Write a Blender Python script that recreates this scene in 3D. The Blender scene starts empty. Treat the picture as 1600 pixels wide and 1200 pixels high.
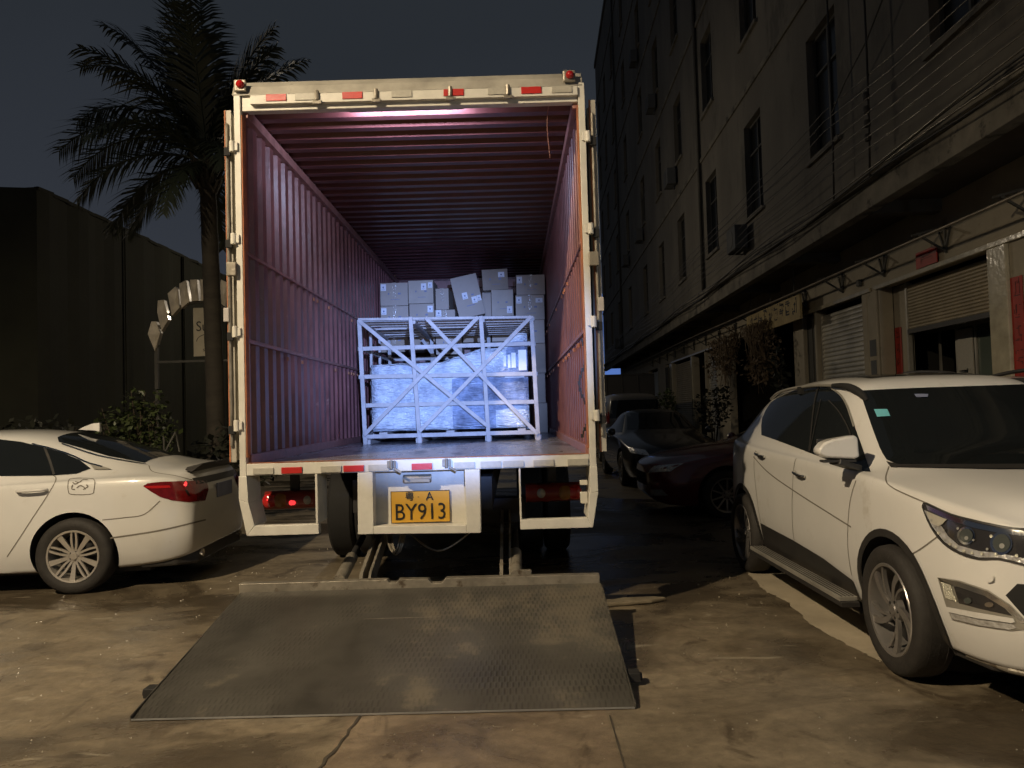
import bpy, bmesh, math, random
from mathutils import Vector, Matrix, geometry
from mathutils.bvhtree import BVHTree
random.seed(7)
R = math.radians
S = bpy.context.scene
COL = S.collection
# ------------------------------------------------------------------ camera
CAM = Vector((0, 0, 1.5))
cd = bpy.data.cameras.new('camera'); cam = bpy.data.objects.new('camera', cd); COL.objects.link(cam)
cd.sensor_width = 36; cd.lens = 27; cd.clip_end = 600; cd.clip_start = .05
CM = Matrix.Rotation(R(92.0), 4, 'X') @ Matrix.Rotation(R(-1.65), 4, 'Z')
cam.matrix_world = Matrix.Translation(CAM) @ CM
S.camera = cam
def pxdir(px, py):
    return (CM.to_3x3() @ Vector(((px-800)/1200, -(py-600)/1200, -1))).normalized()
# ------------------------------------------------------------------ world: overcast city night sky
w = bpy.data.worlds.new('World'); S.world = w; w.use_nodes = True
nt = w.node_tree; nt.nodes.clear()
o = nt.nodes.new('ShaderNodeOutputWorld'); b = nt.nodes.new('ShaderNodeBackground')
tc = nt.nodes.new('ShaderNodeTexCoord'); sp = nt.nodes.new('ShaderNodeSeparateXYZ'); cr = nt.nodes.new('ShaderNodeValToRGB')
nz = nt.nodes.new('ShaderNodeTexNoise'); nz.inputs['Scale'].default_value = 2.0; nz.inputs['Detail'].default_value = 3
ad = nt.nodes.new('ShaderNodeMath'); ad.operation = 'MULTIPLY_ADD'; ad.inputs[1].default_value = .30; 
nt.links.new(tc.outputs['Generated'], sp.inputs[0]); nt.links.new(tc.outputs['Generated'], nz.inputs['Vector'])
nt.links.new(nz.outputs['Fac'], ad.inputs[0]); nt.links.new(sp.outputs['Z'], ad.inputs[2]); nt.links.new(ad.outputs[0], cr.inputs[0])
e = cr.color_ramp.elements
e[0].position = .02; e[0].color = (.040, .046, .068, 1); e[1].position = .62; e[1].color = (.021, .025, .031, 1)
m_ = e.new(.26); m_.color = (.033, .038, .050, 1)
nt.links.new(cr.outputs[0], b.inputs[0]); b.inputs[1].default_value = 1.0
nt.links.new(b.outputs[0], o.inputs[0])
S.view_settings.view_transform = 'Standard'; S.view_settings.look = 'None'; S.view_settings.exposure = 0; S.view_settings.gamma = 1
S.cycles.use_denoising = True
S.cycles.max_bounces = 6; S.cycles.sample_clamp_indirect = 4; S.cycles.caustics_reflective = False; S.cycles.caustics_refractive = False
# ------------------------------------------------------------------ lamps of the place
def lamp(name, kind, loc, to, power, color, size=.1, cone=150, blend=.5, sy=None):
    l = bpy.data.lights.new(name, kind); l.energy = power; l.color = color
    if kind == 'SPOT': l.spot_size = R(cone); l.spot_blend = blend; l.shadow_soft_size = size
    elif kind == 'AREA':
        l.size = size
        if sy: l.shape = 'RECTANGLE'; l.size_y = sy
    else: l.shadow_soft_size = size
    ob = bpy.data.objects.new(name, l); COL.objects.link(ob); ob.location = loc
    ob.rotation_euler = (Vector(to)-Vector(loc)).to_track_quat('-Z', 'Y').to_euler(); return ob
STREET = (-5.2, -.3, 6.9)
lamp('street_lamp_light', 'SPOT', STREET, (STREET[0]+.10, STREET[1]+.12, 0), 3550, (1, .80, .535), .10, 176, .48)
lamp('far_street_lamp_light', 'POINT', (-3.0, 23.5, 6.35), (-3, 22, 0), 400, (1, .84, .62), .12)
lamp('work_light_light', 'AREA', (-.72, 5.612, 3.752), (-.72, 5.612+.93, 3.752+.10), 30, (.60, .68, 1.0), .80, sy=.035)
lamp('hand_lamp_light', 'SPOT', (.35, -.55, 2.05), (-.88, 8.6, 1.95), 6400, (.29, .45, 1.0), .03, 22, 1.0)
lamp('shop_lamp_light', 'AREA', (5.75, -.9, 2.75), (-1.0, 6.2, 1.1), 48, (.62, .78, 1.0), .25)
# ------------------------------------------------------------------ materials
def mat(name, col, rough=.6, metal=0., var=.25, vs=3., bump=0., bs=80., coat=0., spec=.5, stretch=(1, 1, 1), rvar=0., dirt=None, ds=2., dth=.55, emit=None, es=0., coords='Object', alpha=1., trans=0., bstretch=None):
    m = bpy.data.materials.new(name); m.use_nodes = True; t = m.node_tree; N = t.nodes; K = t.links
    p = N['Principled BSDF']
    c = N.new('ShaderNodeTexCoord'); mp = N.new('ShaderNodeMapping'); mp.inputs['Scale'].default_value = stretch
    K.new(c.outputs[coords], mp.inputs['Vector'])
    n = N.new('ShaderNodeTexNoise'); n.inputs['Scale'].default_value = vs; n.inputs['Detail'].default_value = 7; n.inputs['Roughness'].default_value = .62
    K.new(mp.outputs[0], n.inputs['Vector'])
    r = N.new('ShaderNodeValToRGB'); r.color_ramp.elements[0].position = .3; r.color_ramp.elements[1].position = .72
    r.color_ramp.elements[0].color = tuple(x*(1-var) for x in col)+(1,); r.color_ramp.elements[1].color = tuple(min(1, x*(1+var)) for x in col)+(1,)
    K.new(n.outputs['Fac'], r.inputs[0]); last = r.outputs[0]
    if dirt:
        n2 = N.new('ShaderNodeTexNoise'); n2.inputs['Scale'].default_value = ds; n2.inputs['Detail'].default_value = 9; n2.inputs['Roughness'].default_value = .7
        K.new(mp.outputs[0], n2.inputs['Vector'])
        r2 = N.new('ShaderNodeValToRGB'); r2.color_ramp.elements[0].position = dth; r2.color_ramp.elements[1].position = dth+.08
        K.new(n2.outputs['Fac'], r2.inputs[0])
        mx = N.new('ShaderNodeMix'); mx.data_type = 'RGBA'; K.new(r2.outputs[0], mx.inputs[0]); K.new(last, mx.inputs[6]); mx.inputs[7].default_value = tuple(dirt)+(1,)
        last = mx.outputs[2]
    K.new(last, p.inputs['Base Color'])
    p.inputs['Roughness'].default_value = rough; p.inputs['Metallic'].default_value = metal
    p.inputs['Coat Weight'].default_value = coat; p.inputs['Coat Roughness'].default_value = .08; p.inputs['Specular IOR Level'].default_value = spec
    p.inputs['Alpha'].default_value = alpha; p.inputs['Transmission Weight'].default_value = trans
    if rvar:
        a = N.new('ShaderNodeMath'); a.operation = 'MULTIPLY_ADD'; K.new(n.outputs['Fac'], a.inputs[0]); a.inputs[1].default_value = rvar*2; a.inputs[2].default_value = rough-rvar; a.use_clamp = True
        K.new(a.outputs[0], p.inputs['Roughness'])
    if bump:
        nb = N.new('ShaderNodeTexNoise'); nb.inputs['Scale'].default_value = bs; nb.inputs['Detail'].default_value = 4
        if bstretch:
            m2 = N.new('ShaderNodeMapping'); m2.inputs['Scale'].default_value = bstretch; K.new(c.outputs[coords], m2.inputs['Vector']); K.new(m2.outputs[0], nb.inputs['Vector'])
        else: K.new(mp.outputs[0], nb.inputs['Vector'])
        bp = N.new('ShaderNodeBump'); bp.inputs['Strength'].default_value = bump; bp.inputs['Distance'].default_value = .01
        K.new(nb.outputs['Fac'], bp.inputs['Height']); K.new(bp.outputs[0], p.inputs['Normal'])
    if emit: p.inputs['Emission Color'].default_value = tuple(emit)+(1,); p.inputs['Emission Strength'].default_value = es
    return m
M = {}
M['cream'] = mat('cream_truck_paint', (.62, .60, .53), .45, var=.14, vs=5, bump=.15, bs=40, dirt=(.24, .17, .11), ds=7, dth=.66)
M['capgrey'] = mat('dirty_header_paint', (.36, .34, .29), .5, var=.3, vs=4, bump=.2, bs=20, dirt=(.14, .12, .1), ds=5, dth=.62)
M['rust'] = mat('orange_rust_edge', (.38, .14, .06), .7, var=.4, vs=8, bump=.4, bs=50)
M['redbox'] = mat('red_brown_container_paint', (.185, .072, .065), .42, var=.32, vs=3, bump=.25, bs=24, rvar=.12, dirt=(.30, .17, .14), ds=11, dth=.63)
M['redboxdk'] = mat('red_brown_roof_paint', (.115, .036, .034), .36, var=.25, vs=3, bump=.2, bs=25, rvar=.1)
M['rail'] = mat('worn_rail_paint', (.30, .14, .12), .45, var=.3, vs=10)
M['boxfloor'] = mat('scuffed_container_floor', (.34, .33, .34), .28, metal=.35, var=.45, vs=3, bump=.5, bs=14, rvar=.14, stretch=(1, .35, 1), dirt=(.10, .09, .09), ds=3, dth=.55)
M['black'] = mat('black_rubber', (.012, .012, .012), .85, var=.3)
M['tyre'] = mat('tyre_rubber', (.024, .021, .018), .75, var=.3, vs=14, bump=.3, bs=60)
M['chassis'] = mat('chassis_black', (.02, .019, .018), .6, var=.4)
M['refred'] = mat('red_reflector', (.48, .022, .018), .35, var=.15, bump=.2, bs=200)
M['refwhite'] = mat('silver_reflector', (.42, .40, .34), .4, var=.12, vs=30, bump=.2, bs=200)
M['redlens'] = mat('red_lamp_lens', (.40, .012, .012), .18, var=.2, coat=.5)
M['dimred'] = mat('dirty_red_lens', (.16, .014, .010), .3, var=.4)
M['amber'] = mat('amber_lens', (.22, .10, .02), .3)
M['clear'] = mat('clear_lens', (.32, .32, .30), .2)
M['litred'] = mat('lit_red_bulb_and_glint', (.8, .05, .05), .3, emit=(1, .045, .05), es=1.3)
M['yellow'] = mat('yellow_plate', (.60, .33, .035), .4, var=.1)
M['ink'] = mat('black_ink', (.012, .011, .01), .5)
M['steel'] = mat('worn_steel', (.25, .225, .18), .4, metal=.25, var=.35, vs=7, bump=.4, bs=20, dirt=(.10, .075, .05), ds=6, dth=.56)
M['galv'] = mat('galvanised_metal', (.45, .45, .44), .35, metal=.6, var=.2)
M['wood'] = mat('raw_pine_batten', (.44, .41, .39), .7, var=.18, vs=9, bump=.3, bs=30, stretch=(1, 1, 1))
M['carton'] = mat('brown_carton', (.40, .33, .26), .6, var=.08, vs=2, bump=.1, bs=20)
M['cartonb'] = mat('darker_brown_carton', (.33, .26, .19), .65, var=.15, vs=4, bump=.15, bs=12)
M['cartonc'] = mat('pale_brown_carton', (.45, .38, .30), .6, var=.14, vs=3, bump=.15, bs=12)
M['tape'] = mat('clear_packing_tape', (.42, .36, .30), .12, var=.15, bump=.6, bs=40, coat=.6)
M['label'] = mat('white_shipping_label', (.80, .80, .82), .5, var=.05)
M['labelink'] = mat('label_print', (.18, .2, .3), .5)
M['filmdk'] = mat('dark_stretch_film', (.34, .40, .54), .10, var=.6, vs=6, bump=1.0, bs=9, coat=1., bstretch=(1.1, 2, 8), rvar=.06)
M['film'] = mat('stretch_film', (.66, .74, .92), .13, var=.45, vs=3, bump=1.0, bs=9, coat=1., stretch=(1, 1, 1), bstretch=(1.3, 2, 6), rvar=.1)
for f_ in ('film', 'filmdk'):
    for n_ in M[f_].node_tree.nodes:
        if n_.type == 'BUMP': n_.inputs['Distance'].default_value = .05; M[f_].node_tree.links.new(n_.outputs[0], M[f_].node_tree.nodes['Principled BSDF'].inputs['Coat Normal'])
M['foam'] = mat('white_foam_strip', (.7, .7, .7), .7)
M['white'] = mat('white_car_paint', (.72, .71, .68), .36, var=.03, coat=1.0, spec=.5, dirt=(.60, .575, .52), ds=1.6, dth=.60)
M['pearl'] = mat('pearl_white_car_paint', (.63, .625, .60), .34, var=.03, coat=1.0, dirt=(.53, .51, .46), ds=1.4, dth=.60)
M['darkred'] = mat('dark_red_car_paint', (.12, .010, .012), .3, var=.05, coat=1.0)
M['darkgrey'] = mat('dark_grey_car_paint', (.013, .0125, .012), .3, var=.05, coat=1.0)
M['vanpaint'] = mat('silver_van_paint', (.13, .12, .105), .35, var=.05, coat=.8)
M['lorry'] = mat('dark_lorry_paint', (.018, .016, .013), .5, var=.2)
M['glass'] = mat('dark_car_glass', (.010, .012, .013), .05, var=.1, spec=.7)
M['trim'] = mat('black_plastic_trim', (.030, .028, .026), .5, var=.2, vs=8, dirt=(.05, .042, .032), ds=5, dth=.6)
M['seam'] = mat('panel_gap', (.16, .145, .12), .8, var=.1)
M['chrome'] = mat('chrome', (.85, .84, .80), .12, metal=1., var=.05)
M['alloy'] = mat('grey_alloy_rim', (.36, .34, .32), .32, metal=.7, var=.15)
M['alloylight'] = mat('machined_alloy_rim', (.52, .48, .42), .3, metal=.55, var=.15)
M['rimdark'] = mat('brake_dark', (.015, .014, .013), .6)
M['lampchrome'] = mat('lamp_reflector', (.85, .83, .80), .22, metal=.6, var=.4, vs=30, bump=.9, bs=40)
M['lampdark'] = mat('lamp_interior', (.03, .028, .028), .25, coat=1)
M['lens'] = mat('projector_glass', (.10, .11, .10), .06, metal=.3, coat=1)
M['ledstrip'] = mat('ribbed_lamp_strip', (.85, .80, .66), .25, metal=.4, bump=1, bs=120)
M['tailred'] = mat('car_tail_lens', (.13, .006, .007), .12, var=.3, vs=20, coat=1)
M['sticker'] = mat('pale_blue_sticker', (.16, .50, .56), .5, var=.04, emit=None)
M['fogsilver'] = mat('silver_lamp_surround', (.42, .40, .35), .3, metal=.5, var=.2, bump=.2, bs=30)
M['seat'] = mat('seat_fabric', (.06, .065, .062), .9)
M['bark'] = mat('palm_bark', (.032, .027, .02), .85, var=.35, vs=3, bump=.7, bs=12, stretch=(1, 1, 3))
M['palm'] = mat('palm_leaf', (.022, .030, .017), .55, var=.4, vs=1.5)
M['leaf'] = mat('shrub_leaf', (.040, .055, .017), .5, var=.5, vs=4)
M['leafdk'] = mat('dark_shrub_leaf', (.016, .018, .010), .6, var=.5, vs=4)
M['dry'] = mat('dry_vine', (.12, .085, .05), .8, var=.4, vs=6)
M['twig'] = mat('twig', (.06, .045, .03), .9)
M['shed'] = mat('dark_green_sheeting', (.017, .018, .010), .9, var=.35, vs=.8, bump=.5, bs=8, coords='Object')
M['shedlight'] = mat('pale_grey_wall', (.10, .105, .11), .9, var=.2, vs=.7)
M['gate'] = mat('red_gate_paint', (.085, .014, .009), .6, var=.4, vs=2)
M['plaster'] = mat('stained_plaster', (.145, .132, .108), .85, var=.30, vs=.55, bump=.4, bs=6, stretch=(1, 1, .45), dirt=(.10, .092, .075), ds=.9, dth=.56)
M['plasterdk'] = mat('dirty_concrete_edge', (.17, .155, .125), .85, var=.45, vs=1.6, bump=.8, bs=9, dirt=(.06, .055, .045), ds=2.2, dth=.54)
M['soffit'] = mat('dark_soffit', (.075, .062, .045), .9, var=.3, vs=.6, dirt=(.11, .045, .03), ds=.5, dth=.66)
M['shopwall'] = mat('cream_shop_wall', (.34, .30, .225), .7, var=.16, vs=1.2, bump=.2, bs=12, dirt=(.22, .19, .14), ds=1.8, dth=.6)
M['tile'] = mat('glossy_wall_tile', (.46, .42, .31), .17, var=.2, vs=4, bump=.55, bs=11, coat=.5)
M['shutter'] = mat('silver_roller_shutter', (.74, .71, .62), .36, metal=.75, var=.2, vs=1.5, bump=.25, bs=5, rvar=.08)
M['shutterbeige'] = mat('beige_roller_shutter', (.34, .29, .20), .5, var=.2, vs=2)
M['officeglass'] = mat('green_partition_glass', (.11, .135, .115), .12, var=.12, vs=1, coat=.3)
M['darkopen'] = mat('unlit_interior', (.018, .017, .014), .9)
M['alu'] = mat('aluminium_frame', (.42, .40, .35), .4, metal=.5)
M['winglass'] = mat('unlit_window_glass', (.010, .011, .011), .25, var=.3)
M['winframe'] = mat('dark_window_frame', (.06, .058, .05), .6)
M['redpaper'] = mat('red_couplet_paper', (.33, .022, .012), .55, var=.25, vs=3)
M['redink'] = mat('dark_couplet_ink', (.07, .012, .01), .6)
M['signboard'] = mat('yellowed_signboard', (.36, .28, .13), .6, var=.25, vs=3)
M['pipe'] = mat('weathered_pipe', (.30, .26, .20), .4, metal=.3, var=.4, vs=2)
M['cable'] = mat('black_cable', (.03, .028, .025), .6)
M['wire'] = mat('wet_wire', (.20, .18, .14), .25, metal=.3)
M['archpanel'] = mat('arch_petal_panel', (.55, .50, .41), .42, var=.35, vs=3, bump=.8, bs=7, coat=.3)
M['archsign'] = mat('arch_sign_panel', (.40, .36, .27), .5, var=.12, vs=4)
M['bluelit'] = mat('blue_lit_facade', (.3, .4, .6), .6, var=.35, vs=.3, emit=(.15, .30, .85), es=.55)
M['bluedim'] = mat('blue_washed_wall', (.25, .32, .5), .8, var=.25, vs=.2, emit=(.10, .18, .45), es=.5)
M['lamphead'] = mat('lamp_head', (.25, .25, .25), .5)
M['bulb'] = mat('lit_lamp_glass', (1, .9, .7), .4, emit=(1, .8, .5), es=30)
M['bulbcool'] = mat('lit_led_panel', (1, 1, 1), .4, emit=(.6, .7, 1), es=6)
M['concreteline'] = mat('joint_filler', (.060, .050, .036), .8, var=.4, vs=6)
M['stone'] = mat('broken_concrete', (.20, .17, .12), .5, var=.3, vs=6, bump=.8, bs=15)
def ground_material():
    m = bpy.data.materials.new('wet_concrete'); m.use_nodes = True; t = m.node_tree; N = t.nodes; K = t.links; p = N['Principled BSDF']
    c = N.new('ShaderNodeTexCoord')
    def noise(s, d=8, r=.6, st=(1, 1, 1), dist=0):
        mp = N.new('ShaderNodeMapping'); mp.inputs['Scale'].default_value = st; K.new(c.outputs['Object'], mp.inputs[0])
        n = N.new('ShaderNodeTexNoise'); n.inputs['Scale'].default_value = s; n.inputs['Detail'].default_value = d; n.inputs['Roughness'].default_value = r; n.inputs['Distortion'].default_value = dist
        K.new(mp.outputs[0], n.inputs['Vector']); return n.outputs['Fac']
    def ramp(f, a, b, ca, cb):
        r = N.new('ShaderNodeValToRGB'); r.color_ramp.elements[0].position = a; r.color_ramp.elements[1].position = b
        r.color_ramp.elements[0].color = ca+(1,); r.color_ramp.elements[1].color = cb+(1,); K.new(f, r.inputs[0]); return r.outputs[0]
    def mix(f, a, b):
        x = N.new('ShaderNodeMix'); x.data_type = 'RGBA'; K.new(f, x.inputs[0])
        (K.new(a, x.inputs[6]) if not isinstance(a, tuple) else setattr(x.inputs[6], 'default_value', a+(1,)))
        (K.new(b, x.inputs[7]) if not isinstance(b, tuple) else setattr(x.inputs[7], 'default_value', b+(1,))); return x.outputs[2]
    base = ramp(noise(.9, 9, .62, (1, 1.5, 1), .4), .32, .7, (.155, .125, .085), (.285, .236, .165))
    fine = ramp(noise(14, 6, .7), .3, .75, (.72, .72, .72), (1.15, 1.15, 1.15))
    mul = N.new('ShaderNodeMix'); mul.data_type = 'RGBA'; mul.blend_type = 'MULTIPLY'; mul.inputs[0].default_value = 1; K.new(base, mul.inputs[6]); K.new(fine, mul.inputs[7])
    wet = ramp(noise(.55, 7, .6, (1, 1.7, 1), .8), .46, .58, (0, 0, 0), (1, 1, 1))
    dark = mix(wet, mul.outputs[2], (.088, .070, .048))
    sx = N.new('ShaderNodeSeparateXYZ'); K.new(c.outputs['Object'], sx.inputs[0])
    def cmp(sock, op, v):
        x = N.new('ShaderNodeMath'); x.operation = op; K.new(sock, x.inputs[0]); x.inputs[1].default_value = v; return x.outputs[0]
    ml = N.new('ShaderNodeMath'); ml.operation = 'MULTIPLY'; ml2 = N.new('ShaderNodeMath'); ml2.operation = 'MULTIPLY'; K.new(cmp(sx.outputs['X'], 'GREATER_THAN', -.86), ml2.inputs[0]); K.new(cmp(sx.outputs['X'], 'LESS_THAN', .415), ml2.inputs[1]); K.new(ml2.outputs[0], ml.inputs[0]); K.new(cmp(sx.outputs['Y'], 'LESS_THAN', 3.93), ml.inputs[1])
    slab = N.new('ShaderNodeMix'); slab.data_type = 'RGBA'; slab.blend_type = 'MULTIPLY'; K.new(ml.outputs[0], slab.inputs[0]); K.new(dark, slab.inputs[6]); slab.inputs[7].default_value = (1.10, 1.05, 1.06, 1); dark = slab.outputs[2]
    mott = N.new('ShaderNodeMix'); mott.data_type = 'RGBA'; mott.blend_type = 'MULTIPLY'; mott.inputs[0].default_value = 1; K.new(dark, mott.inputs[6]); K.new(ramp(noise(3.4, 8, .68, (1, 1.4, 1), .5), .34, .66, (.80, .80, .80), (1.14, 1.13, 1.10)), mott.inputs[7]); dark = mott.outputs[2]
    stain = ramp(noise(1.7, 8, .65, (1.6, 1, 1), 1.2), .56, .66, (0, 0, 0), (.85, .85, .85))
    colr = mix(stain, dark, (.070, .053, .035))
    chalk = ramp(noise(2.6, 8, .6, (.7, 2.2, 1), .7), .640, .70, (0, 0, 0), (.6, .6, .6))
    colr = mix(chalk, colr, (.36, .32, .24))
    K.new(colr, p.inputs['Base Color'])
    ro = ramp(noise(.55, 7, .6, (1, 1.7, 1), .8), .42, .62, (.46, .46, .46), (.15, .15, .15)); K.new(ro, p.inputs['Roughness'])
    p.inputs['Specular IOR Level'].default_value = .42
    bp = N.new('ShaderNodeBump'); bp.inputs['Strength'].default_value = .42; bp.inputs['Distance'].default_value = .012
    a = N.new('ShaderNodeMath'); a.operation = 'MULTIPLY_ADD'; K.new(noise(26, 6, .7), a.inputs[0]); a.inputs[1].default_value = .5; K.new(noise(3.2, 6, .6), a.inputs[2])
    K.new(a.outputs[0], bp.inputs['Height']); K.new(bp.outputs[0], p.inputs['Normal'])
    return m
M['ground'] = ground_material()
def tread_material():
    m = mat('checker_tread_steel', (.085, .079, .066), .40, metal=.15, var=.45, vs=1.4, rvar=.12, dirt=(.165, .145, .108), ds=1.3, dth=.55)
    t = m.node_tree; N = t.nodes; K = t.links; p = N['Principled BSDF']
    c = N.new('ShaderNodeTexCoord'); s = N.new('ShaderNodeSeparateXYZ'); K.new(c.outputs['Object'], s.inputs[0])
    def mth(op, a, b=None):
        x = N.new('ShaderNodeMath'); x.operation = op
        for i, v in enumerate((a, b)):
            if v is None: continue
            if isinstance(v, (int, float)): x.inputs[i].default_value = v
            else: K.new(v, x.inputs[i])
        return x.outputs[0]
    f = 105.
    row = mth('GREATER_THAN', mth('SINE', mth('MULTIPLY', s.outputs['Y'], f*.5)), 0.)
    a1 = mth('POWER', mth('ABSOLUTE', mth('SINE', mth('MULTIPLY', s.outputs['X'], f))), 5.)
    a2 = mth('POWER', mth('ABSOLUTE', mth('COSINE', mth('MULTIPLY', s.outputs['X'], f))), 5.)
    br = mth('POWER', mth('ABSOLUTE', mth('SINE', mth('MULTIPLY', s.outputs['Y'], f*.5))), .5)
    sel = mth('ADD', mth('MULTIPLY', row, a1), mth('MULTIPLY', mth('SUBTRACT', 1., row), a2))
    wear = N.new('ShaderNodeTexNoise'); wear.inputs['Scale'].default_value = 1.9; wear.inputs['Detail'].default_value = 6; wear.inputs['Roughness'].default_value = .65; K.new(c.outputs['Object'], wear.inputs['Vector'])
    wr = N.new('ShaderNodeValToRGB'); wr.color_ramp.elements[0].position = .42; wr.color_ramp.elements[1].position = .62; K.new(wear.outputs['Fac'], wr.inputs[0])
    h = mth('MULTIPLY', mth('MULTIPLY', sel, br), wr.outputs[0])
    bp = N.new('ShaderNodeBump'); bp.inputs['Strength'].default_value = .55; bp.inputs['Distance'].default_value = .003
    K.new(h, bp.inputs['Height']); K.new(bp.outputs[0], p.inputs['Normal'])
    old = p.inputs['Base Color'].links[0].from_socket
    mx = N.new('ShaderNodeMix'); mx.data_type = 'RGBA'; mx.blend_type = 'MULTIPLY'; K.new(mth('MULTIPLY', h, .55), mx.inputs[0]); K.new(old, mx.inputs[6]); mx.inputs[7].default_value = (.22, .21, .20, 1)
    K.new(mx.outputs[2], p.inputs['Base Color'])
    return m
M['tread'] = tread_material()
# ------------------------------------------------------------------ mesh helpers
ORG = {}
def root_of(o):
    while o.parent: o = o.parent
    return o
def tag(o, label=None, cat=None, group=None, kind=None):
    for k, v in (('label', label), ('category', cat), ('group', group), ('kind', kind)):
        if v: o[k] = v
    return o
def thing(name, label, cat, loc=(0, 0, 0), rz=0, group=None, world=False):
    o = bpy.data.objects.new(name, None); COL.objects.link(o); o.location = loc; o.rotation_euler = (0, 0, rz); o.empty_display_size = .2
    tag(o, label, cat, group)
    if world: ORG[o.name] = Vector(loc)
    return o
class MB:
    def __init__(s): s.v = []; s.f = []; s.mi = []; s.m = 0
    def add(s, vs, fs):
        n = len(s.v); s.v += [tuple(x) for x in vs]; s.f += [tuple(i+n for i in f) for f in fs]; s.mi += [s.m]*len(fs); return s
    def box(s, x0, x1, y0, y1, z0, z1):
        return s.add([(x0, y0, z0), (x1, y0, z0), (x1, y1, z0), (x0, y1, z0), (x0, y0, z1), (x1, y0, z1), (x1, y1, z1), (x0, y1, z1)],
                     [(0, 3, 2, 1), (4, 5, 6, 7), (0, 1, 5, 4), (1, 2, 6, 5), (2, 3, 7, 6), (3, 0, 4, 7)])
    def obox(s, c, size, mx):
        c = Vector(c); h = [x/2 for x in size]
        vs = [c + mx @ Vector((sx*h[0], sy*h[1], sz*h[2])) for sx, sy, sz in ((-1,-1,-1),(1,-1,-1),(1,1,-1),(-1,1,-1),(-1,-1,1),(1,-1,1),(1,1,1),(-1,1,1))]
        return s.add(vs, [(0, 3, 2, 1), (4, 5, 6, 7), (0, 1, 5, 4), (1, 2, 6, 5), (2, 3, 7, 6), (3, 0, 4, 7)])
    def bar(s, p, q, w, h, up=(0, 0, 1)):
        p = Vector(p); q = Vector(q); d = (q-p); L = d.length; d.normalize(); u = Vector(up)
        if abs(d.dot(u)) > .98: u = Vector((0, 1, 0))
        x = d.cross(u).normalized(); z = x.cross(d).normalized()
        return s.obox((p+q)/2, (w, L, h), Matrix((x, d, z)).transposed())
    def tube(s, pts, r, n=8, cap=True):
        pts = [Vector(p) for p in pts]; base = len(s.v); vs = []; rr = r if isinstance(r, (list, tuple)) else [r]*len(pts)
        up = None
        for i, p in enumerate(pts):
            d = (pts[min(i+1, len(pts)-1)]-pts[max(i-1, 0)]).normalized()
            if up is None: up = Vector((0, 0, 1)) if abs(d.z) < .9 else Vector((1, 0, 0))
            x = d.cross(up).normalized(); up = x.cross(d).normalized()
            vs += [p + (x*math.cos(2*math.pi*k/n)+up*math.sin(2*math.pi*k/n))*rr[i] for k in range(n)]
        fs = [(i*n+k, i*n+(k+1) % n, (i+1)*n+(k+1) % n, (i+1)*n+k) for i in range(len(pts)-1) for k in range(n)]
        if cap: fs += [tuple(range(n))[::-1], tuple((len(pts)-1)*n+k for k in range(n))]
        return s.add(vs, fs)
    def prism(s, poly, axis, a, b):
        """poly: 2D points; axis 'y' -> (x,z) extruded a..b in y, 'x' -> (y,z), 'z' -> (x,y)"""
        def P(u, v, t): return {'y': (u, t, v), 'x': (t, u, v), 'z': (u, v, t)}[axis]
        n = len(poly); vs = [P(u, v, a) for u, v in poly]+[P(u, v, b) for u, v in poly]
        return s.add(vs, [tuple(range(n)), tuple(range(2*n-1, n-1, -1))]+[(i, i+n, (i+1) % n+n, (i+1) % n) for i in range(n)])
    def lathe(s, prof, c, n=32, axis='y'):
        """prof: list of (radius, along)"""
        c = Vector(c); vs = []
        for r, a in prof:
            for k in range(n):
                t = 2*math.pi*k/n; u, v = r*math.cos(t), r*math.sin(t)
                vs.append(c+Vector({'y': (u, a, v), 'x': (a, u, v), 'z': (u, v, a)}[axis]))
        return s.add(vs, [(i*n+k, i*n+(k+1) % n, (i+1)*n+(k+1) % n, (i+1)*n+k) for i in range(len(prof)-1) for k in range(n)])
    def build(s, name, mats, parent=None, smooth=False, bevel=0, auto=None):
        me = bpy.data.meshes.new(name); off = Vector((0, 0, 0))
        if parent: off = ORG.get(root_of(parent).name, off)
        me.from_pydata([Vector(v)-off for v in s.v], [], s.f)
        mats = mats if isinstance(mats, (list, tuple)) else [mats]
        for m in mats: me.materials.append(M[m] if isinstance(m, str) else m)
        for p, i in zip(me.polygons, s.mi): p.material_index = i; p.use_smooth = smooth
        me.update()
        bm = bmesh.new(); bm.from_mesh(me); bmesh.ops.recalc_face_normals(bm, faces=bm.faces); bm.to_mesh(me); bm.free()
        if auto: 
            for p in me.polygons: p.use_smooth = True
            me.set_sharp_from_angle(angle=R(auto))
        o = bpy.data.objects.new(name, me); COL.objects.link(o)
        if parent: o.parent = parent
        if bevel:
            b = o.modifiers.new('bevel', 'BEVEL'); b.width = bevel; b.segments = 2; b.limit_method = 'ANGLE'; b.harden_normals = False
        return o
def part(name, mats, parent, fn, **k):
    m = MB(); fn(m); return m.build(name, mats, parent, **k)
def text_into(m, body, size, mx, depth=.002):
    c = bpy.data.curves.new('t', 'FONT'); c.body = body; c.size = size; c.extrude = depth; c.align_x = 'CENTER'; c.align_y = 'CENTER'; c.resolution_u = 3
    o = bpy.data.objects.new('t', c); COL.objects.link(o)
    dg = bpy.context.evaluated_depsgraph_get(); dg.update(); me = o.evaluated_get(dg).to_mesh()
    m.add([mx @ v.co for v in me.vertices], [tuple(p.vertices) for p in me.polygons])
    o.evaluated_get(dg).to_mesh_clear(); bpy.data.objects.remove(o); bpy.data.curves.remove(c)
def face_frame(x, y, z, sx=1., sz=1.):   # text frame that reads from -Y
    return Matrix.Translation((x, y, z)) @ Matrix.Rotation(R(90), 4, 'X') @ Matrix.Diagonal((sx, sz, 1, 1))
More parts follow.
